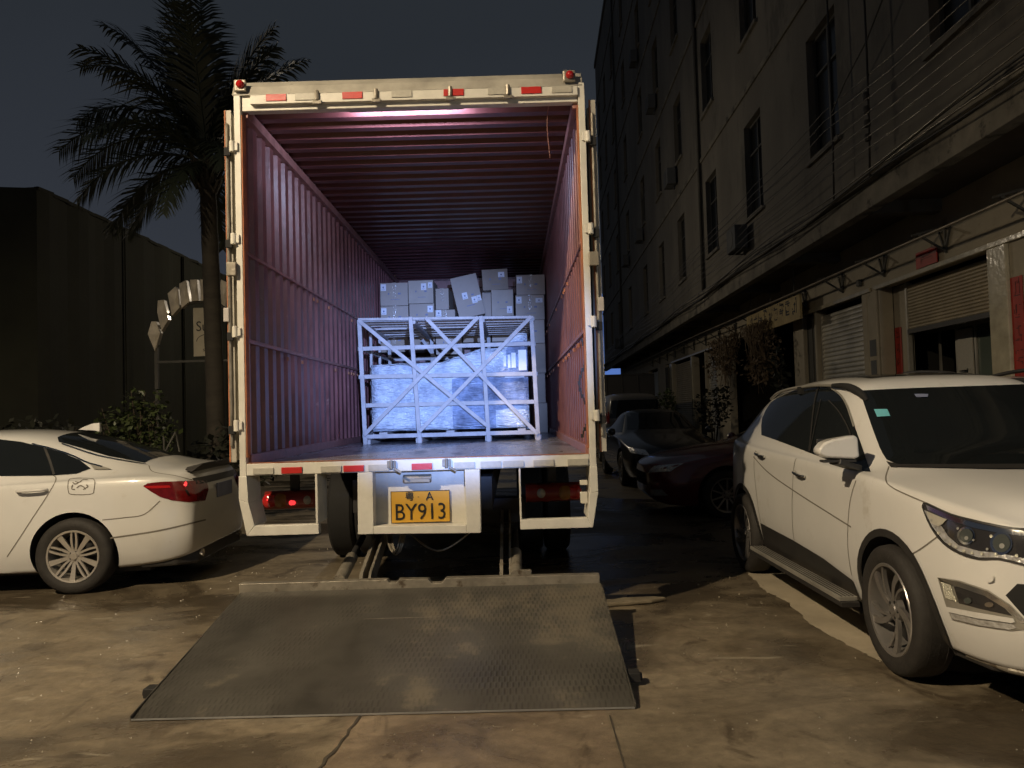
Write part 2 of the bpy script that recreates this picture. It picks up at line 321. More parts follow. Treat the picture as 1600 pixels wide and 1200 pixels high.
def copy_tree(o, parent=None):
    c = o.copy(); COL.objects.link(c); c.parent = parent
    for ch in list(o.children): copy_tree(ch, c)
    return c
def cr_spline(P, n):
    out = []
    for i in range(len(P)-1):
        p0, p1, p2, p3 = P[max(i-1, 0)], P[i], P[i+1], P[min(i+2, len(P)-1)]
        for k in range(n):
            t = k/n; out.append(tuple(.5*((2*b)+(-a+c)*t+(2*a-5*b+4*c-d)*t*t+(-a+3*b-3*c+d)*t**3) for a, b, c, d in zip(p0, p1, p2, p3)))
    out.append(tuple(P[-1])); return out
# ------------------------------------------------------------------ ground
def ground():
    m = MB(); m.add([(-150, -30, 0), (150, -30, 0), (150, 300, 0), (-150, 300, 0)], [(0, 1, 2, 3)])
    tag(m.build('ground', 'ground'), kind='structure')
    m = MB()
    def strip(pts, w, z=.004):
        vs = []
        for i, (x, y) in enumerate(pts):
            x2, y2 = pts[min(i+1, len(pts)-1)]; x1, y1 = pts[max(i-1, 0)]; L = math.hypot(x2-x1, y2-y1); nx, ny = -(y2-y1)/L, (x2-x1)/L
            ww = w*random.uniform(.6, 1.3); vs += [(x+nx*ww, y+ny*ww, z), (x-nx*ww, y-ny*ww, z)]
        m.add(vs, [(2*i, 2*i+1, 2*i+3, 2*i+2) for i in range(len(pts)-1)])
    # straight sawn joint to the right, ragged joint at the centre, one across far behind
    strip([(.415+(y-2.6)*.012, y) for y in [1.5+.1*k for k in range(24)]], .004)
    strip([(-.805+(y-3.9)*.10+random.uniform(-.012, .012), y) for y in [1.5+.06*k for k in range(41)]], .0075)
    strip([(x, 3.62+random.uniform(-.004, .004)) for x in [-9+.2*k for k in range(1)]] + [(-8, 3.6)], .003)
    tag(m.build('pavement_joints', 'concreteline'), kind='structure')
def ground_bits():
    r_ = random.Random(31); m = MB()
    for k in range(900):
        d = r_.uniform(1.9, 9); a = r_.uniform(-.72, .72); x = d*a; y = d
        if -2.0 < x < .62 and 3.85 < y < 5.5: continue
        q = r_.uniform(.0015, .005)*(d/4); m.add([(x-q, y-q, .0), (x+q, y-q*.6, .0), (x+q*.7, y+q, .0), (x-q*.8, y+q, .0), (x, y, q*1.2)], [(0, 1, 4), (1, 2, 4), (2, 3, 4), (3, 0, 4)])
    tag(m.build('grit', 'gritm'), 'scattered wet grit on the concrete', 'grit', kind='stuff')
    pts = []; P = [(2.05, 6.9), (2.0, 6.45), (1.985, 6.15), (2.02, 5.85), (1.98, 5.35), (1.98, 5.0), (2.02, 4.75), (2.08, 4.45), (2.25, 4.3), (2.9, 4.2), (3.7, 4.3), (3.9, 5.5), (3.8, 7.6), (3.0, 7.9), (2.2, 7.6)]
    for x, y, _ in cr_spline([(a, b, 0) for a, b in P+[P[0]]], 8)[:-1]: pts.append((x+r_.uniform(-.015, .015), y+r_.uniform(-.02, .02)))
    m = MB(); m.add([(x, y, .003) for x, y in pts], [tuple(range(len(pts)))]); tag(m.build('dry_lit_patch', 'drylit'), kind='structure')  # dry ground under the car, paler to stand for the strip of light too
ground()
M['gritm'] = mat('wet_grit', (.28, .25, .19), .35, var=.5)
M['drylit'] = mat('dry_lit_concrete', (.42, .36, .26), .85, var=.18, vs=2.5, bump=.3, bs=40)
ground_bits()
# ------------------------------------------------------------------ the truck
def truck():
    XL, XR, Y0, YF = -1.955, .585, 5.5, 13.05
    T = thing('box_truck', 'white framed box truck with open red corrugated cargo box and lowered tail lift', 'truck', (-.685, 5.5, 0), world=True)
    # cargo box walls (corrugated, seen from inside), outer skin behind them
    def corr(y0, y1, period, depth, at, side, z0, z1, m):
        """vertical corrugation along y; at = inner x; ribs go outward (side = -1 left wall)"""
        ys = []; y = y0
        while y < y1:
            for fr, d in ((0, 0), (.42, 0), (.54, 1), (.88, 1)):
                if y+fr*period < y1: ys.append((y+fr*period, d))
            y += period
        ys.append((y1, 0)); vs = []
        for yy, d in ys: vs += [(at+side*depth*d, yy, z0), (at+side*depth*d, yy, z1)]
        m.add(vs, [(2*i, 2*i+1, 2*i+3, 2*i+2) for i in range(len(ys)-1)])
    for side, xin, xo in ((-1, -1.905, XL+.01), (1, .535, XR-.01)):
        m = MB(); corr(5.53, YF, .205, .038, xin, side, 2.70, 3.70, m); corr(5.53, YF, .205, .034, xin, side, 2.06, 2.70, m); corr(5.53, YF, .205, .028, xin+side*.006, side, 1.17, 2.06, m)
        m.m = 1; m.box(min(xo, xo-side*.004), max(xo, xo-side*.004), 5.56, YF, 1.12, 3.93)
        wl = m.build('side_wall', ['redbox', 'cream'], T)
        m = MB(); 
        for z, h in ((2.70, .022), (2.06, .03)): m.box(*sorted((xin-side*.012, xin+side*.03)), 5.53, YF-.01, z-h/2, z+h/2)
        m.box(*sorted((xin-side*.035, xin+side*.02)), 5.53, YF-.01, 3.69, 3.765)
        m.box(*sorted((xin-side*.02, xin+side*.02)), 5.53, YF-.01, 1.17, 1.24)
        m.build('lashing_rail', 'rail', wl, bevel=.004)
        m = MB(); rnd = random.Random(3+side)
        for k in range(26):          # lashing ring strips and scuffs on the wall
            y = 5.9+rnd.random()*6.5; z = rnd.choice([2.70, 2.06])-.05; m.box(*sorted((xin-side*.016, xin-side*.002)), y, y+.03, z-.03, z)
        m.build('lashing_hook', 'rust', wl)
    # roof
    m = MB(); pts = []; y = 5.56
    while y < YF:
        for fr, z in ((0, 3.775), (.36, 3.775), (.50, 3.825), (.86, 3.825)): pts.append((y+fr*.225, z))
        y += .225
    vs = []
    for yy, z in pts: vs += [(-1.90, yy, z), (.53, yy, z)]
    m.add(vs, [(2*i, 2*i+1, 2*i+3, 2*i+2) for i in range(len(pts)-1)])
    m.m = 1; m.box(XL+.02, XR-.02, 5.62, YF, 3.93, 3.955)
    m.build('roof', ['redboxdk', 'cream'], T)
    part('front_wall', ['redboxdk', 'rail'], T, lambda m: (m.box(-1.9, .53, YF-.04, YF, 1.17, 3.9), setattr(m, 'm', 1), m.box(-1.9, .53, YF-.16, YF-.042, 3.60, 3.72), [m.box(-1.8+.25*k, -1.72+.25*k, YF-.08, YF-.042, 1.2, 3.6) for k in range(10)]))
    part('floor', ['boxfloor', 'cream'], T, lambda m: (m.box(-1.9, .53, 5.515, YF, 1.12, 1.17)))
    # rear portal
    m = MB()
    for (a, b, c, d) in ((XL-.012, -1.905, XL+.015, -1.905), ):
        pass
    for a_, b_, c_, d_ in ((XL, -1.908, -1.9075, -1.897), (.538, XR, .527, .5375)):
        part('rear_post', ['cream', 'rust'], T, lambda m: (m.box(a_, b_, 5.48, 5.60, 1.09, 3.86), setattr(m, 'm', 1), m.box(c_, d_, 5.485, 5.56, 1.22, 3.70)), bevel=.004)
    hd = MB(); hd.prism([(5.475, 3.835), (5.50, 3.905), (5.56, 3.965), (5.64, 3.972), (5.64, 3.835)], 'x', XL-.012, XR-.012)
    H = hd.build('header', 'capgrey', T, bevel=.008)
    m = MB()
    for x0, x1 in ((-1.83, -1.36), (-1.335, -.93), (-.905, -.395), (-.375, .02), (.045, .535)): m.box(x0, x1, 5.462, 5.50, 3.762, 3.83)
    m.m = 1; m.box(-1.905, .535, 5.50, 5.57, 3.728, 3.84)
    m.build('header_rail', ['cream', 'cream'], H, bevel=.004)
    m = MB()
    for x in (-1.345, -.92, -.385, .03): m.tube([(x, 5.455, 3.775), (x, 5.455, 3.845)], .016); m.box(x-.03, x+.03, 5.45, 5.47, 3.75, 3.775)
    m.build('door_keeper', 'steel', H)
    for x, c in ((-1.64, 'refred'), (-1.43, 'refwhite'), (-1.09, 'refred'), (-.735, 'refwhite'), (-.36, 'refred'), (-.04, 'refwhite'), (.20, 'refred'), (.42, 'refwhite')):
        z = 3.80; part('reflector_strip', c, T, lambda m: m.box(x-.073, x+.073, 5.455, 5.461, z-.020, z+.030), bevel=.002)
    for x in (-1.90, .475):
        o = part('corner_lamp', 'steel', T, lambda m: m.box(x-.045, x+.045, 5.452, 5.475, 3.855, 3.945), bevel=.01)
        part('lamp_lens', 'redlens', o, lambda m: m.lathe([(0, -.03), (.018, -.027), (.028, -.012), (.03, .0), (.03, .01)], (x+.005, 5.45, 3.905), 18), smooth=True)
    # sill with reflectors and latch sockets
    sill = part('sill', ['cream', 'steel'], T, lambda m: (m.box(-1.908, .538, 5.482, 5.60, 1.092, 1.178)), bevel=.006)
    part('sill_plate', 'rust', sill, lambda m: m.box(-1.90, .53, 5.479, 5.514, 1.179, 1.183))
    for px, c in ((408, 'refwhite'), (452, 'refred'), (513, 'refwhite'), (548, 'refred'), (587, 'refwhite'), (654, 'refred'), (720, 'refwhite'), (761, 'refwhite'), (796, 'refwhite'), (843, 'refwhite'), (896, 'refwhite')):
        x = (px-800)/1200*5.5+.012; part('reflector_strip', c, T, lambda m: m.box(x-.073, x+.073, 5.472, 5.4815, 1.10, 1.145), bevel=.002)
    for x in (-.872, -.48):
        part('latch_socket', 'steel', sill, lambda m: (m.box(x-.03, x+.03, 5.462, 5.4815, 1.12, 1.17), m.tube([(x, 5.455, 1.11), (x, 5.455, 1.175)], .012), m.bar((x+.02, 5.46, 1.115), (x+.07, 5.46, 1.085), .02, .015)), bevel=.003)
    # doors folded back along the sides
    for side, x0 in ((-1, -2.022), (1, .638)):
        d = MB(); d.box(x0-.012, x0+.018, 5.54, 6.72, 1.20, 3.74); d.m = 1; d.box(x0-.020, x0-.010, 5.525, 5.545, 1.19, 3.75); d.m = 0; d.box(x0-.009, x0+.028, 5.53, 5.539, 1.19, 3.75)
        for k in range(5): d.m = 2; d.box(x0-.026*side-.006, x0-.026*side+.006, 5.55+.23*k, 5.60+.23*k, 1.25, 3.7)
        D = d.build('cargo_door', ['capgrey', 'rust', 'capgrey'], T)
        for z in (3.46, 2.79, 2.12, 1.45):
            xa = XL if side < 0 else XR
            part('hinge', ['cream', 'black'], D, lambda m: (m.tube([(xa+side*.012, 5.47, z-.04), (xa+side*.012, 5.47, z+.04)], .022, 10), m.box(*sorted((xa-side*.03, xa+side*.02)), 5.462, 5.479, z-.03, z+.03), setattr(m, 'm', 1), m.box(*sorted((xa+side*.028, xa+side*.075)), 5.475, 5.50, z-.06, z-.0)), bevel=.004)
        part('door_catch', 'steel', D, lambda m: (m.box(*sorted((xa-side*.01, xa+side*.06)), 5.44, 5.475, 2.52, 2.62), m.tube([(x0, 5.52, 1.3), (x0, 5.52, 3.65)], .012)), bevel=.005)
        part('door_hook', 'wood', D, lambda m: m.box(*sorted((x0-side*.0, x0+side*.04)), 5.50, 5.525, 2.20, 2.30), bevel=.005)
    # chain on the right post
    m = MB(); P = [( .52+.03*math.sin(k*.35), 5.60, 2.0-k*.024) for k in range(30)]
    for i, p in enumerate(P): m.obox(p, (.02, .01, .028) if i % 2 else (.01, .02, .028), Matrix.Identity(3))
    m.build('chain', 'chassis', T)
    part('pull_cord', 'rail', T, lambda m: m.tube(cr_spline([(.33, 5.62, 3.77), (.315, 5.62, 3.6), (.325, 5.62, 3.42), (.33, 5.62, 3.36)], 5), .003, 5))
    # bumper frames
    def U(pts_o, pts_i, yd):
        m = MB(); n = len(pts_o)
        for i in range(n-1): m.prism([pts_o[i], pts_o[i+1], pts_i[i+1], pts_i[i]], 'y', 5.478, yd)
        return m
    m = U([(-1.962, 1.0915), (-1.965, .93), (-1.912, .666)], [(-1.905, 1.0915), (-1.895, .90), (-1.855, .737)], 5.76)
    m.prism([(-1.912, .666), (-1.40, .666), (-1.40, .737), (-1.8545, .737)], 'y', 5.478, 5.54); m.box(-1.42, -1.402, 5.478, 5.76, .738, 1.0905)
    m.build('bumper_frame', 'cream', T, bevel=.004)
    m = U([(.588, 1.0915), (.592, .91), (.545, .657)], [(.537, 1.0915), (.53, .90), (.508, .727)], 5.76)
    m.prism([(.545, .657), (.03, .657), (.03, .727), (.5075, .727)], 'y', 5.478, 5.54); m.box(.03, .043, 5.478, 5.76, .728, 1.0905)
    m.box(.47, .525, 5.56, 5.60, .95, .985); m.box(.47, .52, 5.55, 5.60, .82, .90)
    m.build('bumper_frame', 'cream', T, bevel=.004)
    m = MB(); m.prism([(-1.117, 1.0915), (-1.123, .655), (-1.012, .655), (-1.008, 1.0915)], 'y', 5.478, 5.60); m.prism([(-.355, 1.0915), (-.352, .642), (-.25, .642), (-.247, 1.0915)], 'y', 5.478, 5.60)
    m.prism([(-1.0115, .655), (-1.0115, .71), (-.3525, .70), (-.3525, .642)], 'y', 5.479, 5.60); m.box(-1.11, -.26, 5.601, 5.62, .66, 1.09)
    nb = m.build('plate_recess', 'cream', T, bevel=.004)
    pl = part('license_plate', 'yellow', T, lambda m: m.box(-.902, -.474, 5.588, 5.592, .711, .941), bevel=.003)
    m = MB(); text_into(m, 'BY913', .172, face_frame(-.688, 5.585, .785, .83, .98), .0015)
    text_into(m, '\u7ca4', .07, face_frame(-.765, 5.585, .898), .0015); text_into(m, 'A', .085, face_frame(-.62, 5.585, .897), .0015); m.box(-.705, -.699, 5.583, 5.586, .895, .90)
    for a, b2, c, d in ((-.902, -.474, .711, .715), (-.902, -.474, .937, .941), (-.902, -.898, .711, .941), (-.478, -.474, .711, .941)): m.box(a, b2, 5.5865, 5.588, c, d)
    m.build('plate_lettering', 'ink', pl)
    part('plate_lamp', ['steel', 'clear'], T, lambda m: (m.tube([(-.80, 5.55, 1.035), (-.60, 5.55, 1.035)], .028, 14), setattr(m, 'm', 1), m.box(-.79, -.61, 5.52, 5.545, 1.008, 1.03)), smooth=False, auto=35)
    # tail lamps set back
    def tail(x0, x1, lit):
        o = MB(); o.tube([(x0, 5.98, .86), (x1, 5.98, .865)], .072, 20); t = o.build('tail_lamp', 'dimred', T, auto=40)
        W = x1-x0
        for f, c, r in ((.10, 'redlens', .055), (.30, 'amber', .055), (.78, 'clear', .035)) if lit else ((.90, 'redlens', .055), (.72, 'amber', .055), (.28, 'clear', .038)):
            part('lamp_lens', c, t, lambda m: m.lathe([(0, -.012), (r*.7, -.009), (r, .01)], (x0+W*f, 5.908, .862), 18), smooth=True)
        if lit:
            for f, r in ((.08, .016), (.50, .020), (.535, .018)): part('lit_bulb', 'litred', t, lambda m: m.lathe([(0, -.006), (r*.8, -.003), (r, .006)], (x0+W*f, 5.902, .845 if f > .2 else .872), 12), smooth=True)
        part('lamp_bracket', 'chassis', t, lambda m: (m.box(x0+W*.42, x0+W*.58, 6.0, 6.03, .93, 1.11), m.box(x0+.02, x1-.02, 6.02, 6.05, .82, .90)))
    tail(-1.93, -1.50, True); tail(.082, .50, False)
    # chassis, axles, wheels
    m = MB(); m.box(-1.20, -1.12, 5.7, 15.6, .78, 1.02); m.box(-.25, -.17, 5.7, 15.6, .78, 1.02)
    for y in (5.9, 7.2, 9.2, 11, 12.8, 14.6): m.box(-1.119, -.251, y, y+.1, .82, 1.0)
    for y in (6.2+.5*k for k in range(14)): m.box(-1.9, .53, y, y+.06, 1.045, 1.118)
    m.box(-1.3, -.1, 8.28, 8.42, .44, .58); m.lathe([(0, -.2), (.15, -.16), (.2, 0), (.15, .16), (0, .2)], (-.685, 8.35, .52), 16); m.box(-1.5, .1, 14.3, 14.4, .44, .56)
    m.box(.05, .5, 9.6, 10.8, .5, .95); m.box(-1.85, -1.4, 10.2, 11.4, .5, .95)
    m.build('chassis', 'chassis', T)
    tp = [(.30, -.13), (.46, -.13), (.495, -.10), (.50, -.03), (.50, .03), (.495, .10), (.46, .13), (.30, .13)]
    for x in (-1.80, -1.52, .15, .43):
        wh = part('wheel', 'black', T, lambda m: m.lathe(tp, (x, 8.35, .5), 40, 'x'), auto=40)  # rear tyres coloured blacker to stand for the shadow under the box
        part('rim', 'steel', wh, lambda m: (m.lathe([(.31, -.10), (.26, -.06), (.1, .02), (0, .02)], (x, 8.35, .5), 24, 'x'), m.lathe([(.31, .10), (.26, .06), (.1, .02)], (x, 8.35, .5), 24, 'x')), auto=40)
    for x in (-1.70, .33):
        wh = part('wheel', 'tyre', T, lambda m: m.lathe(tp, (x, 14.35, .5), 40, 'x'), auto=40)
        part('rim', 'steel', wh, lambda m: m.lathe([(.31, -.10), (.26, -.06), (.1, .02), (0, .02)], (x, 14.35, .5), 24, 'x'), auto=40)
    for x in (-1.66, .29): part('mud_flap', 'black', T, lambda m: m.box(x-.27, x+.27, 8.98, 9.0, .25, 1.05))
    # cab
    m = MB(); m.prism([(13.35, .75), (15.5, .75), (15.55, 1.6), (15.25, 2.75), (14.9, 2.95), (13.5, 2.95), (13.35, 2.6)], 'x', -1.80, .43)
    cb = m.build('cab', 'white', T, bevel=.05)
    part('windscreen', 'glass', cb, lambda m: m.add([(-1.7, 15.56, 1.68), (.33, 15.56, 1.68), (.25, 15.27, 2.7), (-1.62, 15.27, 2.7)], [(0, 1, 2, 3)]))
    for x in (-1.803, .433): part('side_window', 'glass', cb, lambda m: m.add([(x, 14.3, 1.7), (x, 15.4, 1.7), (x, 15.15, 2.6), (x, 14.3, 2.6)], [(0, 1, 2, 3)]))
    part('front_bumper', 'white', cb, lambda m: m.box(-1.85, .48, 15.5, 15.7, .45, .9), bevel=.03)
    # tail lift: hinge bar with notches, arms, sloping platform
    hb = MB(); zt, zb = .348, .268
    prof = [(-1.945, zb), (.572, zb-.006), (.572, zt-.006), (-.50, zt-.002), (-.53, zt-.034), (-.60, zt-.034), (-.625, zt-.006), (-.83, zt), (-.845, zt-.022), (-.895, zt-.022), (-.91, zt), (-1.945, zt)]
    hb.prism(prof, 'y', 5.40, 5.47); hb.box(-.02, .10, 5.475, 5.52, .33, .37)
    hb.build('hinge_bar', 'steel', T, bevel=.004)
    m = MB()
    for x, wd, (p, q) in ((-1.262, .07, ((5.48, .33), (6.35, .50))), (-1.12, .055, ((5.48, .33), (6.7, .62))), (-.115, .055, ((5.48, .33), (6.7, .62))), (-.01, .07, ((5.48, .33), (6.35, .50)))):
        if wd > .06: m.m = 1; m.tube([(x, p[0], p[1]), (x, (p[0]+q[0])/2, (p[1]+q[1])/2)], .045, 12); m.m = 0; m.tube([(x, (p[0]+q[0])/2, (p[1]+q[1])/2), (x, q[0], q[1])], .026, 10)
        else:
            m.m = 1; m.prism([(5.472, .27), (5.56, .37), (6.66, .70), (6.74, .62), (5.60, .25)], 'x', x-.012, x+.012); m.prism([(5.472, .27), (5.56, .37), (6.66, .70), (6.74, .62), (5.60, .25)], 'x', x+.055, x+.072)
    m.m = 0; m.box(-1.35, .08, 6.55, 6.75, .56, .76); m.box(-1.18, -1.12, 6.6, 6.7, .7, .9); m.box(-.25, -.19, 6.6, 6.7, .7, .9)
    m.build('lift_arm', ['chassis', 'steel'], T, auto=40)
    m = MB()
    for dx, s_ in ((0, 1), (.03, 1.2), (.015, 1.5)):
        m.tube(cr_spline([(-1.02+dx, 6.1, .62), (-.98+dx, 5.95, .52-.03*s_), (-.92+dx, 5.85, .49-.03*s_), (-.88+dx, 5.9, .58), (-.86, 6.05, .66)], 6), .008, 6)
    m.tube(cr_spline([(-.9, 6.1, .62), (-.6, 5.9, .45), (-.3, 6.1, .6)], 8), .008, 6)
    m.build('hydraulic_hose', 'steel', T)
    pf = MB(); A, B, C_, D_ = (-1.957, 3.905, .004), (.566, 3.875, .004), (.578, 5.395, .262), (-1.93, 5.395, .268)
    up = .022
    pf.add([A, B, C_, D_, (A[0], A[1]+.0, A[2]+.006), (B[0], B[1], B[2]+.006), (C_[0], C_[1], C_[2]+up), (D_[0], D_[1], D_[2]+up),
            (A[0]+.01, A[1]+.18, .055), (B[0]-.004, B[1]+.18, .055), (A[0]+.005, A[1]+.18, .025), (B[0], B[1]+.18, .025)],
           [(4, 5, 9, 8), (8, 9, 6, 7), (0, 10, 11, 1), (10, 3, 2, 11), (0, 1, 5, 4), (1, 11, 9, 5), (11, 2, 6, 9), (2, 3, 7, 6), (3, 10, 8, 7), (10, 0, 4, 8)])
    P = pf.build('lift_platform', 'tread', T)
    part('platform_lip', 'galv', P, lambda m: m.bar((A[0], A[1]-.002, .008), (B[0], B[1]-.002, .008), .004, .008))
    for x0_, x1_, y0_, y1_ in ((-.62, .02, 4.0, 4.75),): part('platform_patch', 'patch', P, lambda m: m.add([(x0_, y0_, .0555+(y0_-4.085)*.1745+.0022), (x1_, y0_, .0555+(y0_-4.085)*.1745+.0022), (x1_-.02, y1_, .0555+(y1_-4.085)*.1745+.0022), (x0_+.01, y1_, .0555+(y1_-4.085)*.1745+.0022)], [(0, 1, 2, 3)])) if False else None
    for p_, q_ in (((A[0]-.002, A[1], .008), (D_[0]-.002, D_[1], .268)), ((B[0]+.002, B[1], .008), (C_[0]+.002, C_[1], .262))): part('platform_edge', 'tread', P, lambda m: m.bar(p_, q_, .008, .04), bevel=.002)
    for x, y in ((-1.99, 4.19), (.612, 4.22)):
        part('platform_roller', 'chassis', P, lambda m: (m.box(x-.03, x+.035, y-.035, y+.045, .02, .07), m.tube([(x-.05, y+.02, .035), (x+.05, y+.02, .035)], .022, 12)), bevel=.004)
    part('platform_fold', 'steel', P, lambda m: m.add([(-1.94, 4.93, .205), (-.5, 4.93, .204), (-.5, 4.937, .2052), (-1.94, 4.937, .2062)], [(0, 1, 2, 3)]))
truck()
def work_light():
    t = thing('work_light', 'slim led work light tucked behind the truck header', 'lamp', (-.72, 5.62, 3.77), world=True)
    part('lamp_housing', 'lamphead', t, lambda m: m.box(-1.14, -.30, 5.575, 5.603, 3.735, 3.80), bevel=.004)
    part('lamp_panel', 'bulbcool', t, lambda m: m.add([(-1.12, 5.605, 3.742), (-.32, 5.605, 3.742), (-.32, 5.605, 3.772), (-1.12, 5.605, 3.772)], [(0, 1, 2, 3)]))
work_light()
# ------------------------------------------------------------------ cargo
def cargo():
    c = thing('wooden_crate', 'pale batten crate with crossed braces standing in the truck mouth', 'crate', (-.7, 8.5, 1.17), world=True)
    yf = 8.5; yb = 10.35; W_ = .045; t_ = .024
    for p, q in (((-1.676, 2.557), (-1.636, 1.172)), ((-1.107, 2.576), (-1.035, 1.172)), ((-.325, 2.562), (-.274, 1.168)), ((.235, 2.546), (.274, 1.170))):
        part('post', 'wood', c, lambda m: m.bar((p[0], yf, p[1]), (q[0], yf, q[1]), W_, t_, (0, 1, 0)), bevel=.003)
    for p, q in (((-1.694, 2.566), (.244, 2.537)), ((-1.701, 2.237), (.27, 2.242)), ((-1.699, 1.926), (.287, 1.904)), ((-1.67, 1.606), (.286, 1.594)), ((-1.625, 1.26), (.259, 1.258))):
        part('rail', 'wood', c, lambda m: m.bar((p[0], yf+.026, p[1]), (q[0], yf+.026, q[1]), W_ if p[1] < 2.5 else .03, t_, (0, 1, 0)), bevel=.003)
    for i, (p, q) in enumerate((((-1.676, 2.548), (-.287, 1.345)), ((-.352, 2.545), (-1.642, 1.278)), ((-.938, 2.562), (.267, 1.232)), ((.235, 2.537), (-1.031, 1.304)))):
        part('brace', 'wood', c, lambda m: m.bar((p[0], yf-.026-.025*(i % 2), p[1]), (q[0], yf-.026-.025*(i % 2), q[1]), .042, t_, (0, 1, 0)), bevel=.003)
    rnd = random.Random(5)
    for k in range(8):      # top slats across
        y = yf+.12+k*.25; part('top_slat', 'wood', c, lambda m: m.bar((-1.68, y, 2.55+rnd.uniform(-.01, .01)), (.24, y+rnd.uniform(-.03, .03), 2.54), .09, .022), bevel=.003)
    for x in (-1.655, -1.08, -.31, .245):
        part('top_bearer', 'wood', c, lambda m: m.bar((x, yf+.02, 2.518), (x+rnd.uniform(-.02, .02), yb, 2.518), .05, .04), bevel=.003)
        part('skid', 'wood', c, lambda m: m.bar((x+.03, yf+.045, 1.2), (x+.03, yb, 1.2), .07, .055), bevel=.003)
        part('post', 'wood', c, lambda m: m.bar((x+.01, yb, 2.5), (x+.04, yb, 1.18), W_, t_, (0, 1, 0)), bevel=.003)
    for z in (2.24, 1.92, 1.6, 1.27):
        for x in (-1.665, .265): part('rail', 'wood', c, lambda m: m.bar((x, yf+.04, z), (x, yb-.02, z), .024, .045), bevel=.003)
        part('rail', 'wood', c, lambda m: m.bar((-1.66, yb+.026, z), (.26, yb+.026, z), W_, t_, (0, 1, 0)), bevel=.003)
    for x in (-1.66, .262): 
        for y in (9.1, 9.7): part('post', 'wood', c, lambda m: m.bar((x, y, 2.5), (x, y, 1.2), .03, W_), bevel=.003)
    part('brace', 'wood', c, lambda m: m.bar((-1.2, yb+.05, 2.5), (-.4, yb+.05, 1.3), .042, t_, (0, 1, 0)), bevel=.003)
    part('brace', 'wood', c, lambda m: m.bar((.1, yb+.05, 2.5), (-.8, yb+.05, 1.3), .042, t_, (0, 1, 0)), bevel=.003)
    # wrapped goods: lumpy film-wrapped machine, low at the left, raised at the right
    nx, nz, ny = 66, 44, 10
    xs0, xs1 = -1.585, .185; y0, y1 = 8.62, 10.15; zb = 1.31
    def top(x):
        t = (x-xs0)/(xs1-xs0); return 2.06+.03*t+ (.13*max(0, min(1, (t-.45)/.25))) + .16*max(0, min(1, (t-.84)/.06))
    from mathutils import noise as mn
    def disp(p, n):
        a = mn.noise(Vector((p.x*2.2, p.y*2, p.z*5)))*.022+mn.noise(Vector((p.x*7, p.y*5, p.z*22)))*.009
        return p+n*a
    m = MB()
    def grid(fn, nu, nv):
        base = [fn(i/nu, j/nv) for i in range(nu+1) for j in range(nv+1)]
        m.add(base, [(i*(nv+1)+j, (i+1)*(nv+1)+j, (i+1)*(nv+1)+j+1, i*(nv+1)+j+1) for i in range(nu) for j in range(nv)])
    def rnd_(t, e=.05): return 1-(max(0, e-t)/e)**2, 1-(max(0, t-1+e)/e)**2
    def front(u, v):
        x = xs0+(xs1-xs0)*u; z = zb+(top(x)-zb)*v; e = .05*((1-rnd_(u, .04)[0])+(1-rnd_(u, .04)[1])+(1-rnd_(v, .06)[0])+(1-rnd_(v, .06)[1])); return disp(Vector((x, y0+e, z)), Vector((0, -1, 0)))
    grid(front, nx, nz)
    def topf(u, v):
        x = xs0+(xs1-xs0)*u; y = y0+.05+(y1-y0-.05)*v; return disp(Vector((x, y, top(x))), Vector((0, 0, 1)))+Vector((0, 0, 0 if v > 0 else -.01))
    grid(topf, nx, 20)
    for xx, sg in ((xs0, -1), (xs1, 1)): grid(lambda u, v: disp(Vector((xx, y0+.05+(y1-y0-.05)*u, zb+(top(xx)-zb)*v)), Vector((sg, 0, 0))), 20, 20)
    grid(lambda u, v: Vector((xs0+(xs1-xs0)*u, y1, zb+(top(xs0+(xs1-xs0)*u)-zb)*v)), 10, 10)
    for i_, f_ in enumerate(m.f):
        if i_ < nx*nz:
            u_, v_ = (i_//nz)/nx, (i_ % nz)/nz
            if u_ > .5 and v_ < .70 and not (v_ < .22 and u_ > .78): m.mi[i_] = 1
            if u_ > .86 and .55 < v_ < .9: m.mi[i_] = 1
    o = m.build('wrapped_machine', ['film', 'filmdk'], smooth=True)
    tag(o, 'shiny film wrapped machine inside the batten crate', 'wrapped goods')
    part('foam_strip', 'foam', o, lambda m: [m.box(x, x+w_, 8.585, 8.60, z0, z1) for x, w_, z0, z1 in ((-.09, .03, 2.0, 2.12), (-.04, .03, 1.98, 2.13), (.0, .05, 1.98, 2.15), (.08, .09, 1.95, 2.18), (-.08, .22, 1.87, 1.89))])
    part('pallet_block', 'wood', o, lambda m: [m.box(x, x+.09, 8.6, 10.1, 1.229, 1.30) for x in (-1.5, -.75, .05)])
    # cartons
    def carton(x0, z0, x1, z1, y=11.0, d=.5, label='', tilt=0, labs=(), tape=True, rot=0, txt=True):
        w_, h = x1-x0, z1-z0; cx, cz = (x0+x1)/2, (z0+z1)/2
        t = thing('carton', label, 'carton', (cx, y+d/2, cz), 0, 'brown cartons stacked deep in the truck')
        t.rotation_euler = (0, tilt, rot or rnd.uniform(-.05, .05))
        b = part('box', rnd.choice(('carton', 'cartonb', 'cartonc')), t, lambda m: m.box(-w_/2, w_/2, -d/2, d/2, -h/2, h/2), bevel=.005)
        if tape: part('tape', 'tape', t, lambda m: m.box(-.025, .025, -d/2-.0025, -d/2+.001, h/2-min(h*.62, .22), h/2+.002))
        if txt: part('print', 'labelink', t, lambda m: (m.box(-w_*.12, w_*.2, -d/2-.002, -d/2, -h*.24, -h*.22), m.box(-w_*.22, -w_*.17, -d/2-.002, -d/2, -.005, .02), m.box(w_*.14, w_*.24, -d/2-.002, -d/2, -.005, .02)))
